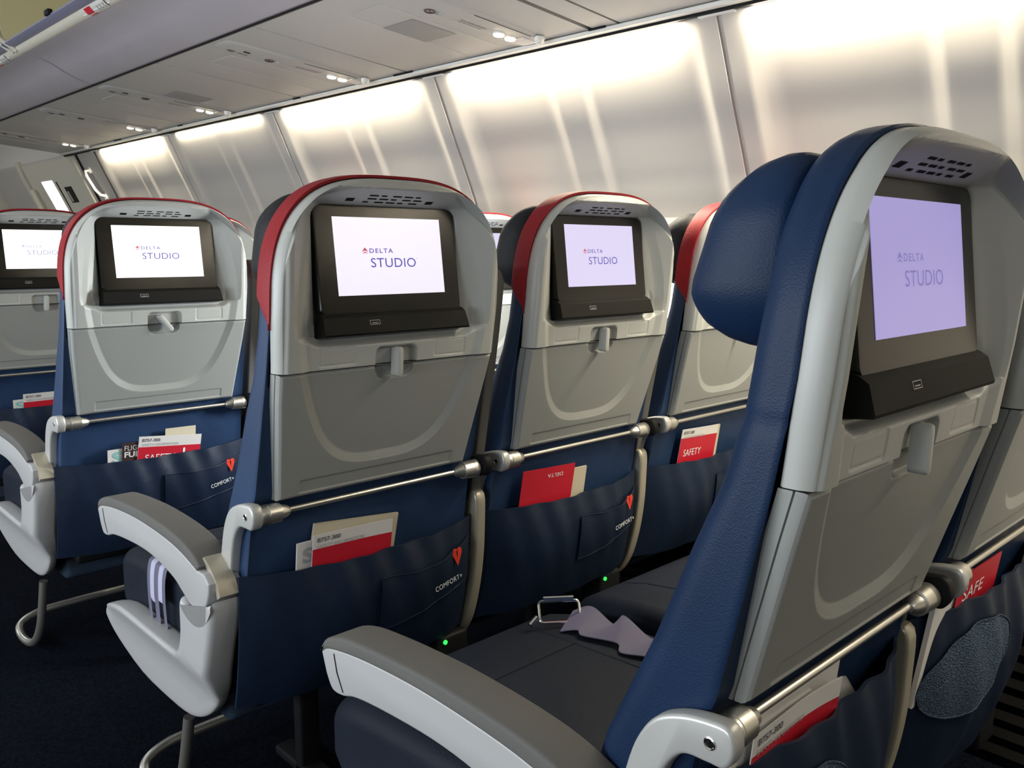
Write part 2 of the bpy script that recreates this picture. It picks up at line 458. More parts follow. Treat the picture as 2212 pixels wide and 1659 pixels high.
# cushion profiles
ZP = [-.30, -.16, -.054, .059, .143, .209, .267, .374, .433, .47, .50]
YF = [.180, .156, .126, .076, .045, .018, .003, -.011, -.014, -.012, -.014]
ZB = [-.30, -.16, 0, .03, .21, .30, .45, .5]
YB = [.060, .040, .012, -.000, -.036, -.050, -.062, -.062]
yf = lambda z: np.interp(z, ZP, YF)
yb = lambda z: np.interp(z, ZB, YB)
def rings_mesh(rings, capa=True, capb=True, midx=None):
    """closed loops of equal length -> quads"""
    v = []; f = []; n = len(rings[0])
    for r in rings: v += [tuple(p) for p in r]
    for i in range(len(rings) - 1):
        for k in range(n):
            f.append((i * n + k, i * n + (k + 1) % n, (i + 1) * n + (k + 1) % n, (i + 1) * n + k))
    if capa: f.append(tuple(range(n))[::-1])
    if capb: f.append(tuple((len(rings) - 1) * n + k for k in range(n)))
    return v, f
def cushion_outline(ins, zb=-.16):
    o = arch(.207 - ins, .197 - ins, .30, 3.0, zb + ins, N=72, nb=64, aw=.220 - ins)
    # close along the bottom
    bot = [(x, zb + ins) for x in np.linspace(o[-1][0], o[0][0], 24)[1:-1]]
    return np.array(list(o) + bot)
def build_cushion(two_tone):
    rings = []
    def add(ins, fy):
        o = cushion_outline(max(ins, 0))
        if ins < 0: o = o * [1 - ins / .22, 1] + [0, 0]
        rr = []
        for x, z in o:
            inx = 0
            if abs(z - .262) < .006 and not two_tone: inx = .0025 * (1 - abs(z - .262) / .006)
            rr.append((x - np.sign(x) * inx, fy(z), z))
        rings.append(rr)
    for ins in (.20, .15, .10, .05, .03, .018): add(ins, lambda z: np.where(z > .2, yb(z) + .040, yb(z) + .003))
    for ins in (.008,): add(ins, lambda z: yb(z) + .003)
    add(.002, lambda z: yb(z) + .001)
    for k in range(0, 9):
        s = k / 8
        add(0 - .0, lambda z, s=s: (yb(z) + .004) * (1 - s) + (yf(z) - .028) * s)
    R = .028
    for k in range(1, 8):
        a = PI / 2 * k / 7
        add(R * (1 - math.cos(a)), lambda z, a=a: yf(z) - R + R * math.sin(a))
    for ins in (.05, .08, .12, .16, .20): add(ins, lambda z, i=ins: yf(z) - .012 * ss((i - .04) / .15))
    v, f = rings_mesh(rings)
    n = len(rings[0]); mi = []
    for q in f:
        if not two_tone or len(q) > 4: mi.append(0); continue
        c = np.mean([v[k] for k in q], axis=0)
        y, z = c[1], c[2]
        # charcoal upper area in front of the red trim, boundary runs diagonally
        lim = .395 - (y - yb(z)) * 1.2
        mi.append(1 if z > lim else 0)
    me = mesh_np('backrest_cushion', v, f, [NAVYW if not two_tone else NAVY, CHAR], sharp=60, midx=mi)
    return fix_normals(me)
def build_red():
    o = arch(.2088, .1992, .30, 3.0, .278, N=72, nb=14)
    L = len(o); v = []; f = []
    for x, z in o:
        wd = .036 * float(ss(np.array((z - .279) / .045))) + .0005
        y0 = yb(z) - .004; y1 = y0 + wd
        k = 1 - .004 / .2088
        v += [(x * k, y0 + .001, .30 + (z - .30) * (k if z > .3 else 1)), (x, y0, z), (x * 1.006, (y0 + y1) / 2, z + (.001 if z > .3 else 0)), (x, y1, z), (x * k, y1 - .0005, .30 + (z - .30) * (k if z > .3 else 1))]
    for i in range(L - 1):
        for k in range(4): f.append((i * 5 + k, i * 5 + k + 1, (i + 1) * 5 + k + 1, (i + 1) * 5 + k))
    return fix_normals(mesh_np('red_trim', v, f, RED, sharp=60))
def rr_loop(hx, hz, r, cx=0, cz=0, n=10):
    P = []
    for (sx, sz, a0) in ((1, 1, 0), (-1, 1, PI / 2), (-1, -1, PI), (1, -1, 3 * PI / 2)):
        for k in range(n + 1):
            a = a0 + PI / 2 * k / n
            P.append((cx + sx * (hx - r) + r * math.cos(a), cz + sz * (hz - r) + r * math.sin(a)))
    return P
def build_headrest(m):
    rings = []
    def loop(ins):
        return rr_loop(.176 - ins, .078 - ins, max(.055 - ins, .004), 0, .392, 12)
    def front(z): return np.interp(z, [.31, .33, .355, .375, .41, .435, .46, .48], [.058, .072, .079, .075, .063, .051, .034, .012])
    def back(z): return yf(z) - .006
    for ins, s in ((.06, 0), (.02, 0), (.006, .02), (.001, .12), (-.002, .35), (-.002, .6), (.001, .80), (.007, .93), (.014, .98), (.03, 1.0), (.05, 1.01), (.068, 1.01)):
        rings.append([(x, back(z) * (1 - s) + front(z) * s, z) for x, z in loop(ins)])
    v, f = rings_mesh(rings)
    me = fix_normals(mesh_np('headrest', v, f, m, sharp=70))
    return me
def build_monitor():
    b = MB()
    slope = (-.060 + .0454) / (.3226 - .4376)
    yy = lambda z, o=0: -.0454 + (z - .4376) * slope + .0008 + o
    # frame face plate
    rings = []
    for ins, dy in ((0, .016), (0, .002), (.0015, .0002), (.004, 0)):
        rings.append([(x, yy(z, dy), z) for x, z in rr_loop(.1315 - ins, .0815 - ins, .012, 0, .3735, 8)])
    v, f = rings_mesh(rings); b.add(v, f)
    return b.mesh('monitor', BEZ, sharp=25)
def build_chin():
    b = MB()
    slope = (-.060 + .0454) / (.3226 - .4376)
    yy = lambda z, o=0: -.0454 + (z - .4376) * slope + .0008 + o
    # chin
    prof = [(.300, yy(.300) + .012), (.2965, yy(.2965) - .001), (.2915, -.0715), (.2680, -.0790), (.2650, -.0780), (.261, -.045)]
    vs = []; fs = []
    for sx in (-1, 1):
        for z, y in prof:
            hx = .1325 + (.300 - z) * .10
            vs.append((sx * hx, y, z))
    n = len(prof)
    for k in range(n): fs.append((k, (k + 1) % n, n + (k + 1) % n, n + k))
    fs.append(tuple(range(n))[::-1]); fs.append(tuple(range(n, 2 * n)))
    b.add(vs, fs)
    return b.mesh('monitor_base', MATTE, sharp=25)
def build_display(m):
    v = [(-.0994, -.0600, .3226), (.0994, -.0600, .3226), (.0994, -.0454, .4376), (-.0994, -.0454, .4376)]
    v2 = [(x, y + .0006, z) for x, y, z in v]
    return mesh_np('display', v + v2, [(0, 1, 2, 3), (4, 7, 6, 5), (0, 4, 5, 1), (1, 5, 6, 2), (2, 6, 7, 3), (3, 7, 4, 0)], m, smooth=False)
def scr_pt(z, off=.0007):
    return -.0454 + (z - .4376) * ((-.060 + .0454) / (.3226 - .4376)) - off
SCR_TILT = -math.atan2(.0146, .115)
def build_vents():
    b = MB()
    def patch(x0, x1, z0, z1):
        xs = np.linspace(x0, x1, 3); zs = np.linspace(z0, z1, 2)
        v = []
        for x in xs:
            for z in zs: v.append((x, float(shell_y(np.array(x), np.array(z))) - .0006, z))
        b.add(v, [(0, 2, 3, 1), (2, 4, 5, 3)])
    for j, z in enumerate((.4590, .4633, .4676)):
        for k in range(5):
            x0 = -.052 + k * .021 + (.004 if j == 1 else 0) + (.003 if j == 2 else 0)
            w_ = .016 if (k + j) % 3 else .010
            patch(x0, x0 + w_, z, z + .0017)
    for x0 in (-.083, .062): patch(x0, x0 + .014, .4600, .4640)
    return b.mesh('speaker_vent', HOLE, smooth=False, fix=False)
def build_latch(ang):
    b = MB(); a = math.radians(ang)
    n = 10; rings = []
    c = (0, .2185)
    def lp(hx, hz):
        return [(c[0] + (x) * math.cos(a) + (z) * math.sin(a), c[1] - (x) * math.sin(a) + (z) * math.cos(a)) for x, z in rr_loop(hx, hz, hx * .98, 0, 0, 8)]
    for hx, hz, y in ((.0058, .0235, -.056), (.0058, .0235, -.0705), (.0050, .0225, -.0730), (.0030, .020, -.0738)):
        rings.append([(x, y, z) for x, z in lp(hx, hz)])
    v, f = rings_mesh(rings); b.add(v, f)
    return b.mesh('latch', GREY, sharp=50)
def build_bar():
    b = MB()
    b.cyl((-.165, -.004, 0), (.165, -.004, 0), .0045, n=14)
    b2 = MB()
    return b.mesh('tray_bar', METAL)
def build_knob(s):
    b = MB()
    pr = [(0, .004), (0, .0150), (.002, .0160), (.012, .0160), (.0125, .0152), (.0135, .0160), (.034, .0150), (.0345, .0125), (.048, .0085), (.052, .005)]
    pr = [(s * x, r) for x, r in pr]
    b.lathe_x(pr, (-s * .214, -.006, 0.0))
    return b.mesh('pivot_knob', METAL, sharp=30)
def build_bracket(s):
    """silver arm carrying the tray pivot"""
    out = smooth_poly([(-.030, .004), (-.024, .021), (-.006, .022), (.022, .016), (.048, .002), (.066, -.024), (.078, -.060), (.088, -.105), (.094, -.150),
                       (.062, -.150), (.054, -.105), (.044, -.062), (.034, -.036), (.018, -.018), (-.004, -.015), (-.022, -.013)], 5)
    b = MB(); x0 = -.234 if s < 0 else .216
    b.prism([(p[0], p[1]) for p in out], x0, x0 + .018, .004)
    return b.mesh('pivot_arm', SILV if s < 0 else LEGM, sharp=32)
def build_screw():
    b = MB()
    b.lathe_x([(0, .0055), (-.0012, .0055), (-.0016, .0046), (-.0008, .0038), (-.0008, .0005)], (-.2338, -.008, .004), 18)
    b.box((-.2352, -.008, .004), (.0006, .0055, .0012), mi=1); b.box((-.2352, -.008, .004), (.0006, .0012, .0055), mi=1)
    return b.mesh('screw', [CHROME, HOLE], sharp=30)
def build_pocket(row1=False):
    NU, NV = 70, 40
    u = np.linspace(-1, 1, NU); v = np.linspace(0, 1, NV)
    U, V = np.meshgrid(u, v, indexing='ij')
    ztop = -.100 + (.042 if row1 else 0) - .006 * (1 - U ** 2) * (0 if row1 else 1)
    Z = ztop + (-.325 - ztop) * V
    X = U * .231
    bulge = (1 - np.abs(U) ** 3)
    Y = .030 - .050 * bulge * (.75 + .5 * np.sin(V * PI) * .5) + .03 * V ** 2
    Y += .003 * np.sin(U * 9 + V * 4) * bulge + .0025 * np.sin(U * 23 - V * 7) * (1 - V) * bulge
    v1, f1 = grid_mesh('p', X, Y, Z, None)
    v2 = v1 + np.array([0, .004, 0]); n = len(v1)
    faces = [tuple(q) for q in f1] + [tuple(q[::-1] + n) for q in f1]
    idx = lambda i, j: i * NV + j
    for k in range(NU - 1):
        faces.append((idx(k, 0), idx(k + 1, 0), n + idx(k + 1, 0), n + idx(k, 0))); faces.append((idx(k + 1, NV - 1), idx(k, NV - 1), n + idx(k, NV - 1), n + idx(k + 1, NV - 1)))
    for k in range(NV - 1):
        faces.append((idx(0, k + 1), idx(0, k), n + idx(0, k), n + idx(0, k + 1))); faces.append((idx(NU - 1, k), idx(NU - 1, k + 1), n + idx(NU - 1, k + 1), n + idx(NU - 1, k)))
    verts = list(v1) + list(v2)
    me = mesh_np('literature_pocket', verts, faces, POCK, sharp=50)
    return fix_normals(me)
def pocket_y(x, z, row1=False):
    U = x / .231; ztop = -.100 + (.042 if row1 else 0) - .006 * (1 - U ** 2) * (0 if row1 else 1)
    V = (z - ztop) / (-.325 - ztop)
    bulge = (1 - abs(U) ** 3)
    return .030 - .050 * bulge * (.75 + .5 * math.sin(V * PI) * .5) + .03 * V ** 2 + .003 * math.sin(U * 9 + V * 4) * bulge + .0025 * math.sin(U * 23 - V * 7) * (1 - V) * bulge
def build_subpocket():
    """small pocket sewn on the right half"""
    v = []; f = []; NU, NV = 24, 14
    for i in range(NU):
        for j in range(NV):
            s = i / (NU - 1); t = j / (NV - 1)
            x = -.002 + .222 * s
            zt = -.150 - .008 * math.sin(s * PI) + .014 * s ** 1.5; zb_ = -.245 + .028 * s
            z = zt + (zb_ - zt) * t
            y = pocket_y(min(x, .235), z) - .0035 - .006 * math.sin(s * PI) * (1 - t)
            v.append((x, y, z))
    for i in range(NU - 1):
        for j in range(NV - 1): f.append((i * NV + j, i * NV + j + 1, (i + 1) * NV + j + 1, (i + 1) * NV + j))
    b = MB(); b.add(v, f)
    # piping
    top = [v[i * NV] for i in range(NU)]; left = [v[j] for j in range(NV)]; bot = [v[i * NV + NV - 1] for i in range(NU)]
    for ln in (top, left, bot): b.tube([(p[0], p[1] - .0003, p[2]) for p in ln], .0011, 6, 0)
    return b.mesh('phone_pocket', POCK, sharp=60, fix=False)
def build_meshpanel():
    v = []; f = []; NU, NV = 30, 14
    for i in range(NU):
        for j in range(NV):
            s = i / (NU - 1); t = j / (NV - 1)
            x = -.215 + .225 * s
            half = .060 * math.sin(s * PI) ** .5 + .001
            z = -.160 + .022 * s + half * (1 - 2 * t)
            y = pocket_y(x, z, True) - .004 - .006 * math.sin(s * PI) * math.sin(t * PI)
            v.append((x, y, z))
    for i in range(NU - 1):
        for j in range(NV - 1): f.append((i * NV + j, i * NV + j + 1, (i + 1) * NV + j + 1, (i + 1) * NV + j))
    b = MB(); b.add(v, f)
    for ln in ([v[i * NV] for i in range(NU)], [v[i * NV + NV - 1] for i in range(NU)]): b.tube([(p[0], p[1] - .0004, p[2]) for p in ln], .0012, 6)
    return b.mesh('mesh_pouch', MESHM, sharp=60, fix=False)
def build_seatcushion():
    rings = []
    # loops in (x, z) along y
    for y, ins, top, bot in ((.085, .03, -.185, -.30), (.10, .008, -.172, -.315), (.14, 0, -.166, -.32), (.30, 0, -.174, -.32), (.42, 0, -.181, -.325), (.50, .002, -.191, -.33), (.545, .008, -.204, -.328), (.575, .018, -.222, -.322), (.592, .034, -.246, -.312), (.596, .055, -.265, -.295)):
        hz = (top - bot) / 2 ; cz = (top + bot) / 2
        rings.append([(x, .085 + (y - .085) * 1.06, z) for x, z in rr_loop(.2225 - ins, hz, min(.03, hz * .9), 0, cz, 8)])
    v, f = rings_mesh(rings)
    b = MB(); b.add(v, f)
    me = b.mesh('seat_cushion', CUSH, sharp=60)
    return me
def build_seams_cushion():
    b = MB()
    for x in (-.105, .105): b.tube([(x, .14, -.1665), (x, .313, -.1745), (x, .44, -.1815), (x * 1.05, .525, -.1915), (x * 1.05, .572, -.2045)], .0022, 6)
    b.tube([(-.105, .44, -.1815), (.105, .44, -.1815)], .0022, 6)
    return b.mesh('stitched_seam', CUSH)
ARM_TOP = [(.523, -.094), (.508, -.075), (.47, -.062), (.42, -.056), (.36, -.052), (.29, -.050), (.20, -.053), (.14, -.060), (.098, -.072), (.076, -.086)]
def build_armpad(xc):
    """dark crowned pad on top of the armrest"""
    low = [(.084, -.096), (.14, -.082), (.20, -.074), (.29, -.070), (.36, -.071), (.44, -.077), (.50, -.087), (.518, -.096)]
    poly = smooth_poly(ARM_TOP, 4, closed=False) + smooth_poly(low, 4, closed=False)
    b = MB(); b.prism([tuple(p) for p in poly], xc - .0268, xc + .0268, .0048, 4)
    return b.mesh('armrest_pad', PAD, sharp=32)
def build_armbody(xc):
    top = [(.519, -.095), (.50, -.084), (.44, -.074), (.36, -.068), (.29, -.067), (.20, -.071), (.14, -.079), (.084, -.093), (.062, -.094), (.046, -.106)]
    bot = [(.048, -.122), (.062, -.146), (.090, -.160), (.118, -.158), (.145, -.146), (.175, -.133), (.235, -.121), (.302, -.117), (.383, -.121), (.445, -.128), (.475, -.137), (.497, -.137), (.510, -.120)]
    poly = smooth_poly(top, 4, closed=False) + smooth_poly(bot, 4, closed=False)
    b = MB(); b.prism([tuple(p) for p in poly], xc - .0262, xc + .0262, .0035, 3)
    b.tube([(xc - .0262, .490, -.088), (xc - .0264, .484, -.110), (xc - .0262, .472, -.131)], .0010, 5, 1)
    return b.mesh('armrest_body', [ARMG, CREASE], sharp=32)
def build_sidepanel(xc):
    pts = [(.042, -.134), (.052, -.146), (.068, -.164), (.095, -.174), (.124, -.170), (.150, -.156), (.160, -.170), (.162, -.210), (.170, -.240), (.190, -.263), (.225, -.272), (.33, -.273), (.47, -.277), (.60, -.318),
           (.650, -.348), (.648, -.372), (.60, -.402), (.49, -.434), (.36, -.438), (.27, -.430), (.20, -.402), (.14, -.357), (.09, -.295), (.062, -.225), (.042, -.160)]
    poly = smooth_poly(pts, 3)
    b = MB(); b.prism([tuple(p) for p in poly], xc - .029, xc + .025, .012, 4)
    # fill face detail so the outer side can tuck under towards the floor
    me = b.mesh('side_panel', ARMG, sharp=32)
    import bmesh
    bm = bmesh.new(); bm.from_mesh(me)
    big = [f for f in bm.faces if len(f.verts) > 8]
    bmesh.ops.triangulate(bm, faces=big)
    for zc_ in (-.17, -.20, -.23, -.26, -.29, -.32, -.35, -.38, -.41):
        g = bm.verts[:] + bm.edges[:] + bm.faces[:]
        bmesh.ops.bisect_plane(bm, geom=g, plane_co=(0, 0, zc_), plane_no=(0, 0, 1))
    for v in bm.verts:
        t = max(0, -.265 - v.co.z); k = (xc + .025 - v.co.x) / .054
        v.co.x += .12 * t + k * min(.034, .42 * t + .4 * t * t)
    bm.to_mesh(me); bm.free(); me.shade_smooth(); me.set_sharp_from_angle(angle=math.radians(40))
    return me
def build_latchplate(xc):
    b = MB()
    pts = [(.088, -.078), (.070, -.088), (.055, -.100), (.044, -.112), (.038, -.128)]
    v = []; f = []
    for i, (y, z) in enumerate(pts):
        for sx in (-1, 1):
            v.append((xc + sx * .015, y - .006, z + .004)); v.append((xc + sx * .015, y + .004, z - .003))
    for i in range(len(pts) - 1):
        a = i * 4; c = a + 4
        f += [(a, a + 2, c + 2, c), (a + 1, c + 1, c + 3, a + 3), (a, c, c + 1, a + 1), (a + 2, a + 3, c + 3, c + 2)]
    f += [(0, 1, 3, 2)]; e = (len(pts) - 1) * 4; f += [(e, e + 2, e + 3, e + 1)]
    b.add(v, f)
    return b.mesh('hinge_cover', BEIGE, sharp=40)
def build_midarm():
    """raised centre armrest: pad up between the backrests"""
    b = MB()
    poly = smooth_poly([(.060, -.075), (.080, -.02), (.062, .08), (.040, .18), (.022, .28), (.014, .345), (-.006, .36), (-.030, .34), (-.024, .27), (-.006, .16), (.012, .06), (.026, -.02), (.036, -.075)], 4)
    b.prism([tuple(p) for p in poly], .2475 - .0125, .2475 + .0125, .005)
    return b.mesh('raised_armrest', PAD, sharp=32)
def build_spine():
    b = MB()
    poly = smooth_poly([(.020, -.062), (.050, -.058), (.085, -.075), (.075, -.12), (.068, -.18), (.076, -.25), (.10, -.32), (.13, -.37), (.09, -.37), (.055, -.325), (.034, -.26), (.022, -.19), (.018, -.12)], 4)
    b.prism([tuple(p) for p in poly], .2475 - .0125, .2475 + .0125, .005)
    return b.mesh('armrest_spine', BEIGE, sharp=32)

ME = {}
ME['shell'] = build_shell_mesh(); ME['tray'] = build_tray_mesh()
ME['cush_red'] = build_cushion(True); ME['cush_navy'] = build_cushion(False); ME['red'] = build_red()
ME['head_char'] = build_headrest(CHAR); ME['head_navy'] = build_headrest(NAVYW)
ME['mon'] = build_monitor(); ME['chin'] = build_chin()
for k, m in (('W', SCR_W), ('P', SCR_P), ('M', SCR_M), ('L', SCR_L)): ME['disp' + k] = build_display(m)
ME['vent'] = build_vents(); ME['latch'] = build_latch(3); ME['latch_t'] = build_latch(-38)
ME['bar'] = build_bar(); ME['knobL'] = build_knob(1); ME['knobR'] = build_knob(-1)
ME['brL'] = build_bracket(-1); ME['brR'] = build_bracket(1); ME['screw'] = build_screw()
ME['pocket'] = build_pocket(); ME['pocket1'] = build_pocket(True); ME['sub'] = build_subpocket(); ME['meshp'] = build_meshpanel()
ME['seat'] = build_seatcushion(); ME['seam'] = build_seams_cushion()
XA = -.2455
ME['pad'] = build_armpad(XA); ME['arm'] = build_armbody(XA); ME['side'] = build_sidepanel(XA); ME['hinge'] = build_latchplate(XA)
ME['midarm'] = build_midarm(); ME['spine'] = build_spine()
def usb_mesh():
    b = MB(); y = lambda z: -.0715 - (.2915 - z) * (.0075 / .0235) - .0006
    for (x0, x1, z0, z1) in ((-.056, -.038, .2855, .2862), (-.056, -.038, .2795, .2802), (-.056, -.0553, .2795, .2862), (-.0387, -.038, .2795, .2862), (-.0525, -.0415, .2815, .2825)):
        b.add([(x0, y(z0), z0), (x1, y(z0), z0), (x1, y(z1), z1), (x0, y(z1), z1)], [(0, 1, 2, 3)])
    return b.mesh('usb_mark', TXTL, smooth=False, fix=False)
ME['usb'] = usb_mesh()
def emblem_mesh(m, hw, h, split=.34):
    """triangular widget made of two halves"""
    v = [(-hw, .30 * h, 0), (0, h, 0), (hw, .30 * h, 0), (0, .52 * h, 0), (-hw * 1.05, 0.0, 0), (0, .36 * h, 0), (hw * 1.05, 0.0, 0), (0, .16 * h, 0), (-hw * .95, .22 * h, 0), (hw * .95, .22 * h, 0)]
    return mesh_np('emblem', v, [(0, 3, 1), (3, 2, 1), (4, 7, 5), (7, 6, 5)], m, smooth=False)
ME['emb'] = emblem_mesh(INKR, .0058, .0095); ME['emb_l'] = emblem_mesh(INK_L, .0058, .0095); ME['emb_f'] = emblem_mesh(INK_F, .0058, .0095)
def heart_mesh():
    v = [(-.011, 0, 0), (-.0105, .007, 0), (-.006, .011, 0), (0, .008, 0), (.006, .011, 0), (.0105, .007, 0), (.011, 0, 0), (0, -.024, 0), (-.0016, .002, 0), (.0016, .002, 0), (0, -.012, 0)]
    return mesh_np('red_mark', v, [(0, 8, 3, 2, 1), (0, 7, 10, 8), (3, 9, 6, 5, 4), (10, 7, 6, 9)], REDI, smooth=False)
ME['heart'] = heart_mesh()

def part(name, key, parent, label=None, loc=(0, 0, 0), rot=None):
    return obj(name, ME[key] if isinstance(key, str) else key, parent, loc, rot, label)
def mpart(name, me, parent, mw, label=None):
    o = obj(name, me, parent, label=label); o.matrix_local = mw; return o

def seat(row, col, label, red=True, scr='W', aisle=False, latch='latch', ink=INK, emb='emb', mid=True, brackets=(True, True)):
    s = thing('passenger_seat', label, 'seat', (col * W, ROWY[row], 0), group='passenger seats')
    part('backrest_cushion', 'cush_red' if red else 'cush_navy', s)
    if red: part('red_trim', 'red', s, 'red leather edge trim')
    part('headrest', 'head_char' if red else 'head_navy', s)
    sh = part('back_shell', 'shell', s, 'light grey plastic back shell')
    part('speaker_vent', 'vent', sh)
    t = part('tray_table', 'tray', s, 'folded light grey tray table')
    part('tray_latch', latch, s)
    mo = part('monitor', 'mon', s, 'gloss black monitor housing')
    d = part('display', 'disp' + scr, mo, 'lit screen with lettering')
    part('monitor_base', 'chin', mo, 'matte black lip under the monitor')
    part('usb_mark', 'usb', mo)
    mpart('display_lettering', text_mesh('DELTA', .043, .0068, ink, 1.25, .012), mo, facing_back((-.0395, scr_pt(.3855), .3850), SCR_TILT))
    mpart('display_lettering', text_mesh('STUDIO', .084, .0140, ink, 1.05), mo, facing_back((-.0385, scr_pt(.3640), .3635), SCR_TILT))
    mpart('display_lettering', text_mesh('TM', .0028, .0012, ink, 1.0), mo, facing_back((.0465, scr_pt(.3770), .3765), SCR_TILT))
    mpart('display_emblem', ME[emb], mo, facing_back((-.0475, scr_pt(.3843), .3838), SCR_TILT))
    part('tray_bar', 'bar', s)
    part('pivot_knob', 'knobL', s); part('pivot_knob', 'knobR', s)
    a = part('pivot_arm', 'brL', s, 'silver tray support arm'); part('screw', 'screw', a)
    part('pivot_arm', 'brR', s, 'dark tray support arm')
    if red:
        p = part('literature_pocket', 'pocket', s)
        q = part('phone_pocket', 'sub', p)
        zz = -.196
        mpart('pocket_lettering', text_mesh('COMFORT+', .062, .0095, WHITEI, 1.05), p, facing_back((.112, pocket_y(.15, zz) - .0165, -.207), 0, .20))
        mpart('pocket_mark', ME['heart'], p, facing_back((.170, pocket_y(.17, -.155) - .0105, -.152), 0, .1))
    else:
        p = part('literature_pocket', 'pocket1', s)
        part('mesh_pouch', 'meshp', p)
    c = part('seat_cushion', 'seat', s); part('stitched_seam', 'seam', c)
    if aisle:
        part('armrest_pad', 'pad', s, 'dark grey armrest pad'); part('armrest_body', 'arm', s, 'light grey armrest')
        part('side_panel', 'side', s, 'light grey V-shaped aisle side panel'); part('hinge_cover', 'hinge', s, 'beige metal hinge cover')
    if mid:
        part('raised_armrest', 'midarm', s, 'dark armrest folded up between seats'); part('armrest_spine', 'spine', s)
    return s

S = {}
S['1A'] = seat(1, 0, 'large navy seat nearest the camera, no red trim, lavender screen', red=False, scr='L', aisle=True, ink=INK_L, emb='emb_l')
S['1B'] = seat(1, 1, 'navy seat cut off by the right edge of the photo', red=False, scr='L', ink=INK_L, emb='emb_l', mid=False)
S['2A'] = seat(2, 0, 'red-trimmed grey aisle seat in the centre with red safety card and white magazines', aisle=True, scr='P')
S['2B'] = seat(2, 1, 'red-trimmed middle seat with plain red card, directly left of the nearest navy seat', scr='M')
S['2C'] = seat(2, 2, 'red-trimmed window seat mostly hidden behind the nearest navy seat', scr='M', mid=False)
S['3A'] = seat(3, 0, 'red-trimmed aisle seat with tilted tray latch and dark brown card in its pocket', aisle=True, latch='latch_t', scr='W')
S['3B'] = seat(3, 1, 'red-trimmed middle seat of the third row, almost fully hidden behind the centre aisle seat', scr='W')
S['3C'] = seat(3, 2, 'daylit white window seat glimpsed between two nearer seats', scr='M', mid=False)
S['4A'] = seat(4, 0, 'red-trimmed seat cut off by the left edge of the photo', aisle=True, scr='W', ink=INK_F, emb='emb_f')
S['4B'] = seat(4, 1, 'distant seat whose red rim peeks out right of the tilted-latch seat', scr='W')
S['4C'] = seat(4, 2, 'red-trimmed window seat of the farthest row, almost fully hidden behind the centre aisle seat', scr='W', mid=False)

# ------------------------------------------------------------------ row frames (legs, bars, boxes)
def row_frame(row, label):
    y = ROWY[row]
    s = thing('seat_frame', label, 'seat frame', (0, y, 0), group='seat frames under the rows')
    for x in (.05, .72):
        b = MB(); b.box((x, .34, (-.345 + FLOOR) / 2), (.045, .03, FLOOR * -1 - .345), bev=.006); b.box((x, .14, (-.345 + FLOOR) / 2), (.04, .03, FLOOR * -1 - .345), bev=.006)
        b.box((x, .26, FLOOR + .012), (.045, .36, .022), bev=.006)
        obj('leg', b.mesh('leg', LEGM), s)
    b = MB()
    pts = smooth_poly([(-.195, .335, -.470), (-.205, .36, -.60), (-.215, .40, -.655), (-.222, .47, -.665), (-.215, .525, -.650), (-.17, .545, -.635), (-.09, .545, -.628), (.2, .545, -.628), (1.2, .545, -.628)], 8, closed=False)
    b.tube(pts, .0105, 12)
    obj('baggage_bar', b.mesh('baggage_bar', METAL), s)
    b = MB(); b.box((.505, .33, -.355), (1.36, .04, .03), bev=.008); b.box((.505, .13, -.355), (1.36, .04, .03), bev=.008)
    obj('cross_beam', b.mesh('cross_beam', BLK), s)
    for i in range(3):
        b = MB(); b.box((i * W, .33, -.405), (.36, .26, .06), bev=.015)
        obj('life_vest_pouch', b.mesh('life_vest_pouch', LIGHTB), s)
    for x in (.20, .664):
        b = MB(); b.box((x, .060, -.366), (.07, .036, .068), bev=.006)
        bx = obj('power_box', b.mesh('power_box', BLK), s)
        b = MB(); b.cyl((x - .022, .0425, -.342), (x - .022, .0395, -.342), .0042, n=14)
        obj('indicator_light', b.mesh('indicator_light', LED), bx, label='glowing green indicator')
    return s
row_frame(1, 'metal seat frame and baggage bar under the nearest navy row')
row_frame(2, 'metal frame under the centre row with green lit power boxes')
row_frame(3, 'metal frame with looped baggage bar under the row with the tilted latch')
row_frame(4, 'metal frame under the farthest row at the left edge')

# ------------------------------------------------------------------ seat belts
def ribbon(pts, wv, m, name, thick=.0015, mi=None):
    b = MB(); v = []; f = []
    P = smooth_poly(pts, 8, closed=False)
    Wv = smooth_poly(wv, 8, closed=False)
    for p, w_ in zip(P, Wv):
        p = Vector(p); w_ = Vector(w_)
        v += [tuple(p - w_), tuple(p + w_), tuple(p + w_ + Vector((0, 0, -thick))), tuple(p - w_ + Vector((0, 0, -thick)))]
    for i in range(len(P) - 1):
        for k in range(4): f.append((i * 4 + k, i * 4 + (k + 1) % 4, (i + 1) * 4 + (k + 1) % 4, (i + 1) * 4 + k))
    f += [(0, 1, 2, 3), tuple((len(P) - 1) * 4 + k for k in range(4))]
    b.add(v, f)
    return b.mesh(name, m, sharp=60)
s = S['1A']
me = ribbon([(.152, .500, -.180), (.160, .470, -.168), (.152, .435, -.173), (.160, .400, -.162), (.148, .360, -.170), (.156, .325, -.160), (.160, .26, -.166), (.19, .18, -.160)],
            [(.030, .014, .003), (.028, .010, .007), (.030, -.006, .001), (.026, .014, .008), (.030, -.004, .002), (.026, .008, .007), (.026, .0, .001), (.026, 0, 0)], WEB, 'seat_belt')
bl = obj('seat_belt', me, s, label='crumpled purple-grey lap belt on the seat cushion')
b = MB(); lp = rr_loop(.032, .017, .006, 0, 0, 4)
A_ = Vector((.80, -.60, 0)); B_ = Vector((.40, .53, .75)); C_ = Vector((.148, .512, -.168))
b.tube([tuple(C_ + A_ * x + B_ * y_) for x, y_ in lp], .0024, 8, closed=True)
b.tube([tuple(C_ + A_ * -.024 + B_ * .021), tuple(C_ + A_ * .024 + B_ * .021)], .004, 8)
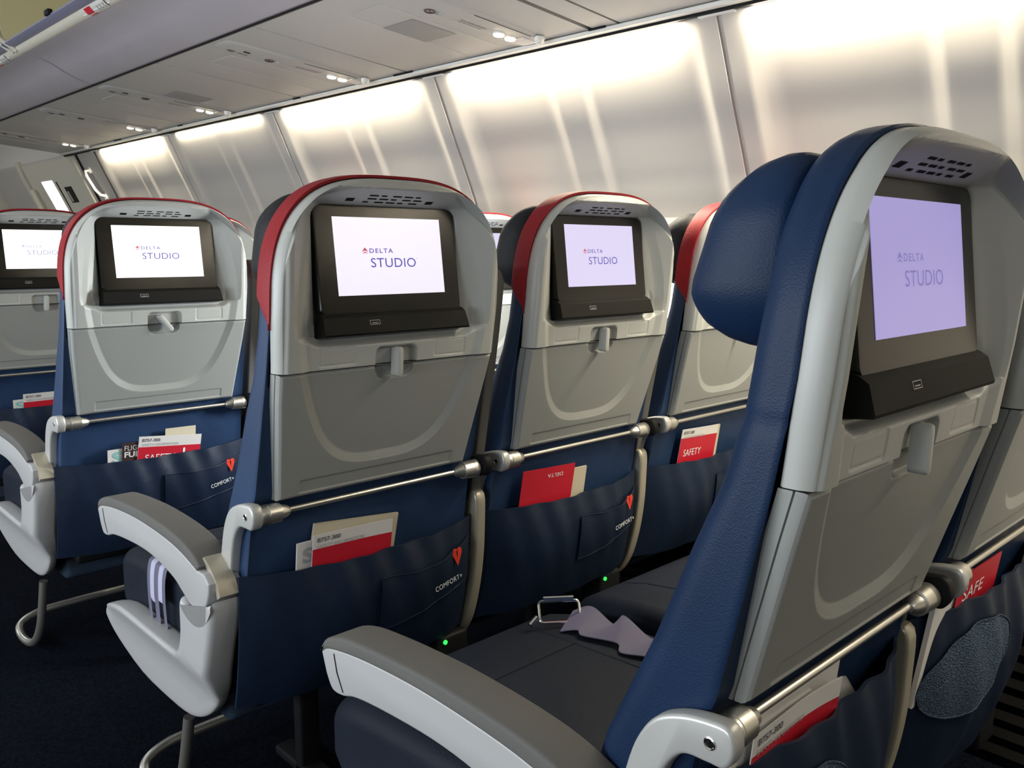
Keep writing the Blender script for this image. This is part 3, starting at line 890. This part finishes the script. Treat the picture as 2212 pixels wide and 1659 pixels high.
b.tube([tuple(C_ - A_ * .036 - B_ * .008), tuple(C_ - A_ * .048 - B_ * .020)], .005, 10)
obj('buckle', b.mesh('buckle', CHROME), bl, label='chrome belt buckle')
s = S['2A']
v = []; 
b = MB()
def hang(x, y0, y1, m, zt, zb_, mi):
    P = smooth_poly([(x + .05, y0, zt + .008), (x, y0, zt + .004), (x - .012, y0, zt - .012), (x - .015, y0, zt - .06), (x - .012, y0, zb_)], 6, closed=False)
    vv = []; ff = []
    for p in P: vv += [(p[0], p[1], p[2]), (p[0], p[1] + (y1 - y0), p[2])]
    for i in range(len(P) - 1): ff.append((i * 2, i * 2 + 1, i * 2 + 3, i * 2 + 2))
    b.add(vv, ff, mi)
hang(-.2245, .300, .312, None, -.165, -.30, 0); hang(-.2250, .312, .330, None, -.165, -.225, 1); hang(-.2245, .330, .348, None, -.165, -.30, 0); hang(-.2250, .348, .366, None, -.165, -.24, 1); hang(-.2245, .366, .38, None, -.165, -.30, 0)
obj('seat_belt', b.mesh('seat_belt', [WEB, WEBL], fix=False), s, label='striped lap belt hanging over the cushion side')
s = S['3A']
b = MB(); b.box((.02, .20, -.60), (.03, .02, .008), Euler((.5, .3, .2)), bev=.002); b.box((.035, .20, -.615), (.012, .02, .026), Euler((.2, .3, .2)), bev=.002)

# ------------------------------------------------------------------ literature in the pockets
def card(name, label, cat, row, col, tl, w_, h_, rot, y=.0, m=PAPER, bands=None, texts=None, group=None, curl=0.0, thick=.0012, lean=.12):
    """tl = top-left corner (x, z) in seat coordinates; local x right, y up"""
    root = obj(name, None, None, label=label, cat=cat, group=group)
    b = MB(); NU = 12; NV = 6
    bands = bands or [(0, h_, 0)]
    mats = [m] + [q[3] for q in bands if len(q) > 3]
    for z0, z1, mi, *_ in bands:
        vv = []; ff = []
        for i in range(NU + 1):
            for j in range(NV + 1):
                x = w_ * i / NU; yy = -(z0 + (z1 - z0) * j / NV)
                d = curl * max(0, (x / w_ - .45)) ** 2 * 4
                vv.append((x, yy, d))
        for i in range(NU):
            for j in range(NV): ff.append((i * (NV + 1) + j, i * (NV + 1) + j + 1, (i + 1) * (NV + 1) + j + 1, (i + 1) * (NV + 1) + j))
        b.add(vv, ff, mi)
        n = len(vv)
    # back face for thickness
    vv = []; ff = []
    for i in range(NU + 1):
        x = w_ * i / NU; d = curl * max(0, (x / w_ - .45)) ** 2 * 4
        vv += [(x, 0, d - thick), (x, -h_, d - thick), (x, 0, d), (x, -h_, d)]
    for i in range(NU): ff += [(i * 4, i * 4 + 4, i * 4 + 5, i * 4 + 1), (i * 4, i * 4 + 2, i * 4 + 6, i * 4 + 4), (i * 4 + 1, i * 4 + 5, i * 4 + 7, i * 4 + 3)]
    ff += [(0, 1, 3, 2), (NU * 4, NU * 4 + 2, NU * 4 + 3, NU * 4 + 1)]
    b.add(vv, ff, 0)
    me = b.mesh(name, mats, fix=False, sharp=50)
    root.data = me if False else None
    bpy.data.objects.remove(root)
    root = obj(name, me, None, label=label, cat=cat, group=group)
    mw = Matrix.Translation((col * W, ROWY[row], 0)) @ facing_back((tl[0], y, tl[1]), lean, rot)
    root.matrix_world = mw
    for tx in (texts or []):
        body, x, yy, tw, th, tm, *rest = tx
        o = obj('card_lettering', text_mesh(body, tw, th, tm, 1.0, rest[1] if len(rest) > 1 else 0.0), root)
        o.matrix_local = Matrix.Translation((x, yy, .0007)) @ Matrix.Rotation(rest[0] if rest else 0, 4, 'Z')
    return root
SAFE = lambda w_: [('B757-300', .008, -.013, .042, .0075, TXT, 0, .012), ('SAFETY INFORMATION', .008, -.0235, .088, .0062, TXTL), ('SAFETY', .018, -.068, .072, .017, WHITEI)]
HB = lambda h_, cut=.026: [(0, cut, 0), (cut, h_, 1, CREDP)]
GC = 'safety cards in the seat pockets'
def folded(name, label, cat, *a, **k): return card(name, label, cat, *a, **k)
card('safety_card', 'red and white safety card in the pocket of the seat cut off at left', 'safety card', 4, 0, (-.069, -.064), .152, .17, .0, bands=HB(.17), texts=SAFE(.15), group=GC)
card('magazine', 'white magazine with pale teal spot beside the leftmost safety card', 'magazine', 4, 0, (-.097, -.080), .14, .16, .02, y=.004, texts=[('S', .006, -.032, .026, .026, TEAL, 0, .03)])
card('safety_card', 'upright safety card with exclamation mark over SAFETY, beside the dark brown card', 'safety card', 3, 0, (-.052, -.052), .152, .17, -.10, y=-.004, bands=HB(.17), texts=SAFE(.15)[:2] + [('SAFETY', .018, -.062, .072, .017, WHITEI), ('!', .108, -.058, .006, .026, WHITEI)], group=GC)
card('brochure', 'dark brown brochure reading FLIGHT FUEL beside a safety card', 'brochure', 3, 0, (-.090, -.063), .10, .16, -.03, y=.001, m=DARKP, texts=[('FLIGHT', .005, -.019, .050, .012, PAPER), ('FUEL', .005, -.036, .046, .014, PAPER, 0, .03)])
card('magazine', 'white magazine with a large pale teal S and green leaves', 'magazine', 3, 0, (-.122, -.076), .14, .16, .0, y=.006, bands=[(0, .036, 0), (.036, .16, 1, GREENP)], texts=[('S', .010, -.036, .024, .030, TEAL, 0, .03)])
card('paper_leaflet', 'cream leaflet edge sticking up behind the exclamation mark safety card', 'leaflet', 3, 0, (.015, -.044), .075, .14, -.02, y=.008, m=CREAMP)
card('safety_card', 'safety card with curling right corner in the centre aisle seat pocket', 'safety card', 2, 0, (-.118, -.054), .150, .17, -.02, y=0.002, bands=HB(.17, .024), texts=SAFE(.15)[:2], group=GC, curl=.003)
card('magazine', 'cream magazine behind the curled safety card', 'magazine', 2, 0, (-.108, -.040), .165, .18, -.10, y=0.014, m=CREAMP, thick=.005)
card('magazine', 'white booklet left of the curled safety card', 'magazine', 2, 0, (-.142, -.064), .09, .16, .0, y=0.010, thick=.003, texts=[('S', .010, -.036, .020, .026, TXTL, 0, .03)])
card('red_folder', 'plain red card with small upside-down lettering in the middle seat pocket', 'card', 2, 1, (-.150, -.034), .150, .16, -.05, y=0.004, m=CREDP, bands=[(0, .16, 0)], texts=[('DELTA', .115, -.014, .045, .0075, WHITEI, PI)])
card('paper_leaflet', 'cream leaflet right of the plain red card', 'leaflet', 2, 1, (-.02, -.054), .062, .14, -.03, y=0.010, m=CREAMP, thick=.004)
card('safety_card', 'safety card leaning in the window seat pocket left of the nearest navy seat', 'safety card', 2, 2, (-.122, -.026), .152, .17, -.05, y=0.004, bands=HB(.17, .022), texts=SAFE(.15), group=GC)
card('magazine', 'cream magazine behind the window seat safety card', 'magazine', 2, 2, (-.05, -.034), .10, .17, -.03, y=0.012, m=CREAMP, thick=.004)
card('safety_card', 'curled safety card at the bottom edge under the nearest navy seat', 'safety card', 1, 0, (-.150, -.030), .150, .17, .05, y=0.000, bands=HB(.17, .022), texts=SAFE(.15)[:2], group=GC, curl=.006)
card('magazine', 'white booklet left of the bottom edge safety card', 'magazine', 1, 0, (-.170, -.032), .14, .17, .0, y=0.008, thick=.006)
card('magazine', 'grey open leaflet rising behind the bottom edge safety card', 'magazine', 1, 0, (-.140, -.022), .16, .18, .04, y=0.010, thick=.002, curl=.004)
card('safety_card', 'dark red safety card in the pocket at the right edge', 'safety card', 1, 1, (-.150, -.016), .155, .17, -.02, y=0.000, m=CREDP, bands=[(0, .17, 0)], texts=[('SAFE', .020, -.040, .075, .018, WHITEI)], group=GC)
card('magazine', 'white booklet left of the dark red safety card at right', 'magazine', 1, 1, (-.214, -.020), .13, .16, -.03, y=0.004, thick=.006)
# rolled magazine with fanned pages
b = MB()
for k in range(9):
    a = k * .055
    pts = [(-.01 + .075 * math.cos(t) * (1 + .05 * k * .3), -.014 + .0022 * k + .02 * math.sin(t * 1.2) , .035 * math.sin(t) + .0016 * k) for t in np.linspace(.1, 1.5, 12)]
    v = []
    for p in pts: v += [p, (p[0] - .03, p[1] + .01, p[2] - .11)]
    f = [(i * 2, i * 2 + 1, i * 2 + 3, i * 2 + 2) for i in range(len(pts) - 1)]
    b.add(v, f)
rm = obj('magazine', b.mesh('magazine', PAPER, fix=False), None, (0.015, ROWY[1] + .02, -.085), label='rolled magazine with fanned pages in the nearest seat pocket', cat='magazine')

# ------------------------------------------------------------------ setting: walls
PROF = [(1.15, -.69), (1.20, -.45), (1.235, -.2), (1.24, .1), (1.232, .3), (1.205, .45), (1.17, .55), (1.14, .62), (1.108, .69), (1.072, .765), (1.034, .85), (1.000, .925), (.996, .945)]
PR = smooth_poly(PROF, 6, closed=False); PR = np.array(PR)
prof_x = lambda z: float(np.interp(z, PR[:, 1], PR[:, 0]))
P0, PL = .048, 1.045
def wall_side(name, mirror, m):
    ys = []
    for k in range(-3, 4):
        b0 = P0 + PL * k
        ys += [b0 + d for d in (-.058, -.050, -.040, -.030, -.020, -.0145, -.012, -.002, 0, .010, .03, .046, .052, .06, .07, .085, .10, .2, .3, .38, .40, .41, .42, .43, .445, .455, .465, .50, .53, .546, .552, .56, .575, .59, .61, .7, .8, .9, .95, .975)]
    ys = sorted([y for y in ys if y < 4.21]) + [4.215, 4.4, 4.8, 5.5, 6.3, 7.5]
    ys = [-3.1] + [y for y in ys if y > -3.0]
    ys = np.array(ys)
    Yg, Sg = np.meshgrid(ys, np.arange(len(PR)), indexing='ij')
    X = PR[Sg, 0].copy(); Z = PR[Sg, 1].copy()
    ph = (Yg - P0) % PL
    def ridge(lo, hi, p): return np.where(p < lo, 0, np.where(p < hi, (p - lo) / (hi - lo), 1))
    # recess value 0..1
    r = np.where(ph < .53, np.minimum(ss((ph - .046) / .035), ss((.458 - ph) / .040)), np.minimum(ss((ph - .546) / .045), ss((PL - .058 - ph) / .040)))
    r = np.where(Yg > 4.21, 0, np.clip(r, 0, 1))
    fz = ss((.90 - Z) / .22) * .75 + .25 * ss((.94 - Z) / .03)
    X = X + .0075 * r * fz
    # joint gap between panels
    g = ((ph > PL - .0135) & (ph < PL - .001)) & (Yg < 4.2)
    X = X + np.where(g, .008, 0)
    if mirror: X = 2 * CX - X
    v, f = grid_mesh(name, X, Yg, Z, None, flip=mirror)
    return obj(name, mesh_np(name, v, f, m, sharp=40), kind='structure')
wall_side('wall_right', False, WALLM); wall_side('wall_left', True, WALLM)
# ceiling
cp = smooth_poly([(.996, .945), (.97, 1.05), (.87, 1.18), (.66, 1.31), (.35, 1.42), (0, 1.48), (CX, 1.50)], 5, closed=False)
cpm = [(2 * CX - p[0], p[1]) for p in cp[::-1]][1:]
cc = [tuple(p) for p in cp] + cpm
ysc = [-3.1, 7.5]
v = [(x, y, z) for y in ysc for x, z in cc]; n = len(cc)
obj('ceiling', mesh_np('ceiling', v, [(i, i + 1, n + i + 1, n + i) for i in range(n - 1)], CEILM), kind='structure')
v = [(1.16, -3.1, FLOOR), (1.16, 7.5, FLOOR), (2 * CX - 1.16, 7.5, FLOOR), (2 * CX - 1.16, -3.1, FLOOR)]
obj('floor', mesh_np('floor', v, [(0, 1, 2, 3)], CARPET, smooth=False), kind='structure')
endp = [(p[0], p[1]) for p in PR] + cc + [(2 * CX - p[0], p[1]) for p in PR[::-1]]
for nm, y in (('wall_front', 7.5), ('wall_back', -3.1)):
    obj(nm, mesh_np(nm, [(x, y, z) for x, z in endp], [tuple(range(len(endp)))], CEILM, smooth=False), kind='structure')

# dark louvred dado along the foot of the side wall
b = MB()
for k in range(9):
    z = -.66 + k * .036
    b.box((prof_x(z) - .020, 1.2, z), (.012, 6.6, .020), Euler((0, .5, 0)))
obj('baseboard_right', b.mesh('baseboard_right', mat('dado louvre', (.007, .0065, .006), .9, spec=.05), smooth=False), kind='structure')
b = MB()
for k in range(14):
    z0 = -.69 + k * .026; z1 = z0 + .026
    b.add([(prof_x(z0) - .010, -2.1, z0), (prof_x(z0) - .010, 4.5, z0), (prof_x(z1) - .010, 4.5, z1), (prof_x(z1) - .010, -2.1, z1)], [(0, 1, 2, 3)])
obj('trim_40', b.mesh('trim', CARPET, smooth=False), kind='structure')
# rails at the top of the side wall
b = MB(); b.box((.9680, .81, .9405), (.026, 7.82, .010), bev=.003)
obj('trim_1', b.mesh('trim_1', RAILW), kind='structure')
b = MB(); b.box((.9875, .81, .9365), (.012, 7.82, .014), bev=.001)
obj('trim_2', b.mesh('trim_2', BLK), kind='structure')
# housings at the panel joints, between two wash lamps
for k in range(-2, 5):
    y = P0 + PL * k - .005
    b = MB(); b.box((.9975, y, .932), (.016, .10, .012), bev=.003)
    obj('trim_%d' % (k + 5), b.mesh('trim', RAILW), kind='structure')

# windows (mostly hidden behind the seats)
wi = 0
for yc in (-.765 - .0, -.235, .285, .82, 1.33, 1.86, 2.375):
    wi += 1
    openw = abs(yc - .285) < .01
    root = obj('window_%d' % wi, None, kind='structure')
    zc_ = .285; hz = .175; hy = .125
    fr = []
    outer = rr_loop(hy + .03, hz + .03, .075, yc, zc_, 8); inner = rr_loop(hy, hz, .06, yc, zc_, 8)
    vv = []
    for (y, z) in outer: vv.append((prof_x(z) + .010, y, z))
    for (y, z) in inner: vv.append((prof_x(z) + .004, y, z))
    for (y, z) in inner: vv.append((prof_x(z) + .030, y, z))
    n = len(outer)
    ff = [(i, (i + 1) % n, n + (i + 1) % n, n + i) for i in range(n)] + [(n + i, n + (i + 1) % n, 2 * n + (i + 1) % n, 2 * n + i) for i in range(n)]
    obj('window_frame', mesh_np('window_frame', vv, ff, WALLM), root)
    vv = [(prof_x(z) + (.0125), y, z) for (y, z) in rr_loop(hy - .001, hz - .001, .06, yc, zc_, 8)]
    obj('window_pane' if openw else 'window_shade', fix_normals(mesh_np('pane', vv, [tuple(range(n))], PANE if openw else SHADE, smooth=False)), root, label=None)

# ------------------------------------------------------------------ doorway zone at the front
def wp(y, z, off=0.0): return (prof_x(z) - off, y, z)
root = obj('door_1', None, kind='structure')
def wall_strip(y0, y1, z0, z1, off, thick, m, name, parent, skew=0.0, n=14):
    """slab following the wall curve; skew moves the top towards +y"""
    vv = []; ff = []
    for i in range(n + 1):
        t = i / n; z = z0 + (z1 - z0) * t; s_ = skew * t
        for (y, o_) in ((y0 + s_, off), (y1 + s_, off), (y1 + s_, off - thick), (y0 + s_, off - thick)):
            vv.append((prof_x(z) - o_, y, z))
    for i in range(n):
        for k in range(4): ff.append((i * 4 + k, i * 4 + (k + 1) % 4, (i + 1) * 4 + (k + 1) % 4, (i + 1) * 4 + k))
    ff += [(0, 1, 2, 3), tuple(n * 4 + k for k in range(4))]
    return obj(name, fix_normals(mesh_np(name, vv, ff, m)), parent)
DOORM = mat('door lining', (0.60, 0.56, 0.46), 0.6)
wall_strip(4.60, 5.66, -.60, .925, .016, .02, DOORM, 'door_lining', root)
wall_strip(4.525, 4.56, -.60, .93, .004, .006, CREASE, 'door_seam', root)
wall_strip(5.095, 5.115, .1, .80, .0175, .003, CREASE, 'door_seam', root)
wall_strip(5.68, 5.76, -.60, .96, .030, .04, DOORM, 'door_pillar', root)
w_ = wall_strip(5.17, 5.40, .40, .812, .0185, .003, PANE2, 'door_window', root)
wall_strip(4.87, 5.00, .665, .762, .0190, .004, BLK, 'door_placard', root)
wall_strip(4.955, 4.985, .672, .735, .0200, .004, BEIGE, 'door_placard', root)
wall_strip(4.215, 4.226, -.6, .925, .006, .008, CREASE, 'door_seam', root)
h = thing('assist_handle', 'white assist handle on the wall beside the door', 'handle', wp(4.40, .75))
b = MB()
c = h.location
pts = [Vector(wp(4.43, .835, -.004)), Vector(wp(4.43, .828, .035)), Vector(wp(4.42, .80, .045)), Vector(wp(4.40, .72, .045)), Vector(wp(4.39, .69, .035)), Vector(wp(4.385, .683, -.004))]
b.tube([tuple(p - c) for p in smooth_poly(pts, 5, closed=False) and pts], .009, 10)
obj('grab_bar', b.mesh('grab_bar', RAILW), h)
for p in (pts[0], pts[-1]):
    b = MB(); q = p - c; b.tube([tuple(q + Vector((.004, 0, 0))), tuple(q - Vector((.016, 0, 0)))], .019, 14)
    obj('handle_mount', b.mesh('handle_mount', RAILW), h)
b = MB(); q = Vector(wp(5.60, .60, .045))
b.tube([tuple(Vector(wp(5.60, .45, .045)) - q), tuple(Vector(wp(5.60, .77, .045)) - q)], .016, 12); 
obj('vertical_handrail', b.mesh('vertical_handrail', DOORM), None, tuple(q), label='pale vertical tube with a dark cap left of the door window', cat='handrail')
# far side partition with soft vertical bands
b = MB(); b.box((.62, 6.6, .2), (1.0, .06, 1.8), bev=.01)
obj('wall_partition', b.mesh('wall_partition', DOORM), kind='structure')

# ------------------------------------------------------------------ service panels under the bins
PX0, PZ0, PX1, PZ1 = .42, .995, .958, .9465
psz = lambda x: PZ0 + (x - PX0) * (PZ1 - PZ0) / (PX1 - PX0)
PT = math.atan2(PZ1 - PZ0, PX1 - PX0)
def on_psu(x, y, off=.0006, roll=0.0):
    # local x -> +x, local y -> -y, local z -> down
    R = Matrix(((math.cos(PT), 0, math.sin(PT), 0), (0, -1, 0, 0), (math.sin(PT), 0, -math.cos(PT), 0), (0, 0, 0, 1)))
    return Matrix.Translation((x, y, psz(x) - off)) @ R @ Matrix.Rotation(roll, 4, 'Z')
def psu(y0, y1, ly, label, speaker=None, wifi=True, grp='service panels above the seats'):
    s = thing('passenger_service_panel', label, 'service panel', (0, 0, 0), group=grp)
    b = MB(); g = .0035
    v = []
    for y in (y0 + g, y1 - g):
        v += [(PX0 + .004, y, psz(PX0 + .004)), (PX1, y, PZ1), (PX1, y, PZ1 + .03), (PX0 + .004, y, PZ0 + .03)]
    b.add(v, [(0, 1, 5, 4), (1, 2, 6, 5), (2, 3, 7, 6), (3, 0, 4, 7), (0, 3, 2, 1), (4, 5, 6, 7)])
    obj('panel', b.mesh('panel', PSUM, smooth=False), s)
    if ly is None: return s
    # recessed light bar: shallow moulded strip
    b = MB()
    lp = rr_loop(.26, .052, .03, 0, 0, 6)
    def moulding(loop, d0, d1, off0, off1):
        n = len(loop); vv = []
        for (x, y), (x2, y2) in zip(loop, loop): pass
    for hx, hy, off in ((.262, .055, .0002), (.258, .051, .004), (.250, .045, .0046)):
        pass
    rings = [[(x, y, o) for x, y in rr_loop(hx, hy, .03, 0, 0, 6)] for hx, hy, o in ((.262, .056, .0), (.257, .050, .0045), (.240, .040, .0050))]
    vv, ff = rings_mesh(rings, capa=False); b.add(vv, ff)
    m1 = obj('light_bar', b.mesh('light_bar', PSUM, sharp=60), s); m1.matrix_local = on_psu(.70, ly - .01, 0)
    # gap line along the moulding
    b = MB(); b.box((0, 0, 0), (.20, .0018, .0008)); q = obj('panel_gap', b.mesh('panel_gap', CREASE, smooth=False), s); q.matrix_local = on_psu(.80, ly - .052, .0056)
    for x in (.832, .873):
        b = MB(); b.tube([(0, 0, 0), (0, 0, .006)], [.017, .0155], 20); b.tube([(0, 0, .006), (0, 0, .009), (0, 0, .0105)], [.0150, .0135, .007], 20, mi=1)
        q = obj('reading_light', b.mesh('reading_light', [RAILW, BULB], sharp=50), s, label='lit warm reading lamp'); q.matrix_local = on_psu(x, ly, .004)
    b = MB(); b.tube([(0, 0, 0), (0, 0, .008), (0, 0, .016), (0, 0, .020)], [.014, .013, .010, .005], 20)
    q = obj('air_nozzle', b.mesh('air_nozzle', RAILW, sharp=50), s); q.matrix_local = on_psu(.922, ly - .062, .003)
    b = MB(); b.box((0, 0, 0), (.05, .05, .004), bev=.0015); q = obj('call_button_plate', b.mesh('call_button_plate', SHADE), s); q.matrix_local = on_psu(.918, ly - .005, .006)
    # no smoking symbol
    b = MB()
    ring = [(.013 * math.cos(2 * PI * k / 24), .013 * math.sin(2 * PI * k / 24)) for k in range(24)]
    b.tube([(x, y, .0004) for x, y in ring], .0019, 5, closed=True); b.tube([(-.009, .009, .0004), (.009, -.009, .0004)], .0018, 5)
    q = obj('no_smoking_sign', b.mesh('no_smoking_sign', mat('sign brown', (.09, .05, .045), .6)), s); q.matrix_local = on_psu(.617, ly + .020, .0056)
    b = MB(); b.tube([(-.004, -.008, 0), (.004, -.004, 0), (.005, .006, 0), (-.003, .009, 0)], .003, 5)
    q = obj('seat_belt_sign', b.mesh('seat_belt_sign', TXTL), s); q.matrix_local = on_psu(.640, ly + .016, .0056)
    for i, tx in enumerate(('Fasten seat belt while seated', 'Life vest under your seat')):
        q = obj('panel_lettering', text_mesh(tx, .088 - .010 * i, .0092, TXT, 1.0, .025), s); q.matrix_local = on_psu(.703 + .004 * i, ly + .008 + i * .014, .0058)
    if wifi:
        q = obj('panel_lettering', text_mesh('Wi-Fi', .032, .0135, TXT, 1.0, .03), s); q.matrix_local = on_psu(.515, ly + .036, .0060)
        b = MB()
        for r in (.006, .011, .016): b.tube([(r * 1.15 * math.cos(a), r * 1.15 * math.sin(a), 0) for a in np.linspace(PI * .25, PI * .75, 9)], .0015, 5)
        q = obj('wifi_symbol', b.mesh('wifi_symbol', TXT), s); q.matrix_local = on_psu(.492, ly + .036, .0064)
        b = MB(); b.box((0, 0, .001), (.020, .006, .003)); q = obj('air_outlet', b.mesh('air_outlet', BLK, smooth=False), s); q.matrix_local = on_psu(.530, ly - .004, .0050)
    if speaker:
        b = MB(); b.box((0, 0, 0), (.145, .13, .0014), bev=.0006); q = obj('speaker_grille', b.mesh('speaker_grille', mat('grille', (.34, .33, .31), .7, bump=('v', 700, .8, .002))), s); q.matrix_local = on_psu(.712, speaker, .0008)
    # mask door outline
    b = MB(); lp = rr_loop(.21, .075, .012, 0, 0, 4)
    b.tube([(x, y, 0) for x, y in lp], .0007, 4, closed=True)
    q = obj('mask_door', b.mesh('mask_door', SHADE), s); q.matrix_local = on_psu(.735, (ly + .17), .0006)
    return s
psu(-.416, .300, None, 'blank ceiling panel at the top edge, nearest the bright wall')
psu(.302, .386, None, 'narrow blank ceiling strip beside the black seam')
psu(.396, 1.168, .605, 'ceiling service panel with large speaker grille, nearest the top edge', speaker=.79, wifi=False)
psu(1.172, 1.845, 1.420, 'ceiling service panel with clear Wi-Fi lettering, second lamp pair from the right')
psu(1.852, 2.855, 2.430, 'ceiling service panel with speaker grille and third lamp pair from the right', speaker=2.27)
psu(2.862, 3.70, 3.205, 'ceiling service panel with the second farthest lamp pair')
psu(3.702, 4.72, 4.175, 'farthest ceiling service panel at the end of the row')
b = MB(); b.box((.69, .10, 1.02), (.53, 9.2 - .02, .02)); 
v = [(PX0 + .002, -1.2, PZ0 + .012), (PX1 - .004, -1.2, PZ1 + .012), (PX1 - .004, 4.715, PZ1 + .012), (PX0 + .002, 4.715, PZ0 + .012)]
obj('trim_20', mesh_np('trim', v, [(0, 1, 2, 3)], CREASE, smooth=False), kind='structure')
# clips along the outer rail
for i, (yy, ll) in enumerate(((.37, .055), (1.19, .10), (1.86, .05), (2.92, .05), (3.72, .10))):
    b = MB(); b.box((PX1 - .003, yy, PZ1 - .001), (.010, ll, .006), bev=.001)
    obj('trim_%d' % (21 + i), b.mesh('trim', BLK), kind='structure')

# ------------------------------------------------------------------ overhead bins
def bin_(y0, y1, label, sticker_y):
    s = thing('overhead_bin', label, 'overhead bin', (0, 0, 0), group='overhead bins')
    under = smooth_poly([(.418, .998), (.400, 1.000), (.360, 1.012), (.318, 1.030), (.278, 1.052), (.235, 1.067), (.182, 1.073)], 5, closed=False)
    def sweep(prof, a, c, m, name, closed=False, mi=None):
        n = len(prof); v = [(p[0], y, p[1]) for y in (a, c) for p in prof]
        f = [(i, (i + 1) % n, n + (i + 1) % n, n + i) for i in range(n if closed else n - 1)]
        if closed: f += [tuple(range(n)), tuple(range(n, 2 * n))[::-1]]
        return obj(name, fix_normals(mesh_np(name, v, f, m, sharp=50)) if closed else mesh_np(name, v, f, m, sharp=50), s)
    g = .004
    ou = [tuple(p) for p in under]
    body = ou + [(.180, 1.082), (.30, 1.088), (.417, 1.070)]
    sweep(body, y0 + g, y1 - g, BINM, 'bin_underside', True)
    rail = smooth_poly([(.1815, 1.073), (.170, 1.071), (.158, 1.077), (.150, 1.088)], 4, closed=False)
    sweep([tuple(p) for p in rail] + [(.152, 1.094), (.182, 1.084)], y0 + g, y1 - g, CREAM, 'latch_rail', True)
    sweep([(.1500, 1.0895), (.132, 1.0885), (.116, 1.0955), (.118, 1.103), (.150, 1.100)], y0 + g, y1 - g, BLUEL, 'bin_lip', True)
    inner = smooth_poly([(.118, 1.103), (.30, 1.105), (.46, 1.115), (.54, 1.16), (.555, 1.24), (.50, 1.30), (.38, 1.345), (.22, 1.375), (.06, 1.385)], 4, closed=False)
    sweep([tuple(p) for p in inner], y0 + .02, y1 - .02, BININ, 'bin_interior')
    # end walls with a cream edge
    for y in (y0 + .012, y1 - .022):
        poly = [(p[0], p[1]) for p in inner]
        v = [(x, yy, z) for yy in (y, y + .010) for x, z in poly]; n = len(poly)
        f = [tuple(range(n)), tuple(range(n, 2 * n))[::-1]] + [(i, (i + 1) % n, n + (i + 1) % n, n + i) for i in range(n)]
        e = obj('end_wall', fix_normals(mesh_np('end_wall', v, f, BININ, sharp=40)), s)
        b = MB(); b.tube([(p[0], y + .005, p[1]) for p in smooth_poly([(.155, 1.080), (.122, 1.100), (.094, 1.125), (.080, 1.18), (.074, 1.26), (.066, 1.345), (.06, 1.39)], 5, closed=False)], .0085, 8)
        obj('end_trim', b.mesh('end_trim', CREAM), e)
    # latch striker
    ym = (y0 + y1) / 2 + .02; 
    b = MB(); b.box((.117, 1.90 if y1 < 3 and y0 > -.5 else ym, 1.108), (.016, .040, .018), bev=.004); obj('latch_striker', b.mesh('latch_striker', BLK), s)
    # sticker on the rail
    if sticker_y is not None:
        def rp(x_t, y):   # point on the rail face
            a = rail[-1] * x_t + rail[4] * (1 - x_t); return a
        def strip(ya, yb_, t0, t1, m, name, off):
            v = []
            for y in (ya, yb_):
                for t in (t0, (t0 + t1) / 2, t1):
                    k = t * (len(rail) - 1); i = min(int(k), len(rail) - 2); p = rail[i] + (rail[i + 1] - rail[i]) * (k - i)
                    v.append((p[0] - off * .75, y, p[1] - off * .66))
            return obj(name, mesh_np(name, v, [(0, 1, 4, 3), (1, 2, 5, 4)], m, smooth=False), s)
        strip(sticker_y - .10, sticker_y + .12, .05, .95, PAPER, 'rail_sticker', .0012)
        strip(sticker_y + .035, sticker_y + .085, .15, .92, CREDP, 'rail_sticker', .002)
        for k in range(4): strip(sticker_y - .012 - k * .022, sticker_y - .004 - k * .022, .30 if k < 3 else .25, .75 if k < 3 else .9, TXTL if k < 3 else TXT, 'rail_lettering', .002)
    return s
bin_(.06, 2.43, 'open overhead bin with yellowish interior and red rail sticker', 1.60)
bin_(2.44, 4.72, 'farther open overhead bin at the left edge', 2.64)
# bead where two bins meet
# black seam line between bins and service panels
b = MB(); b.box((.4185, 1.36, .9965), (.006, 6.7, .006)); obj('trim_30', b.mesh('trim', BLK, smooth=False), kind='structure')
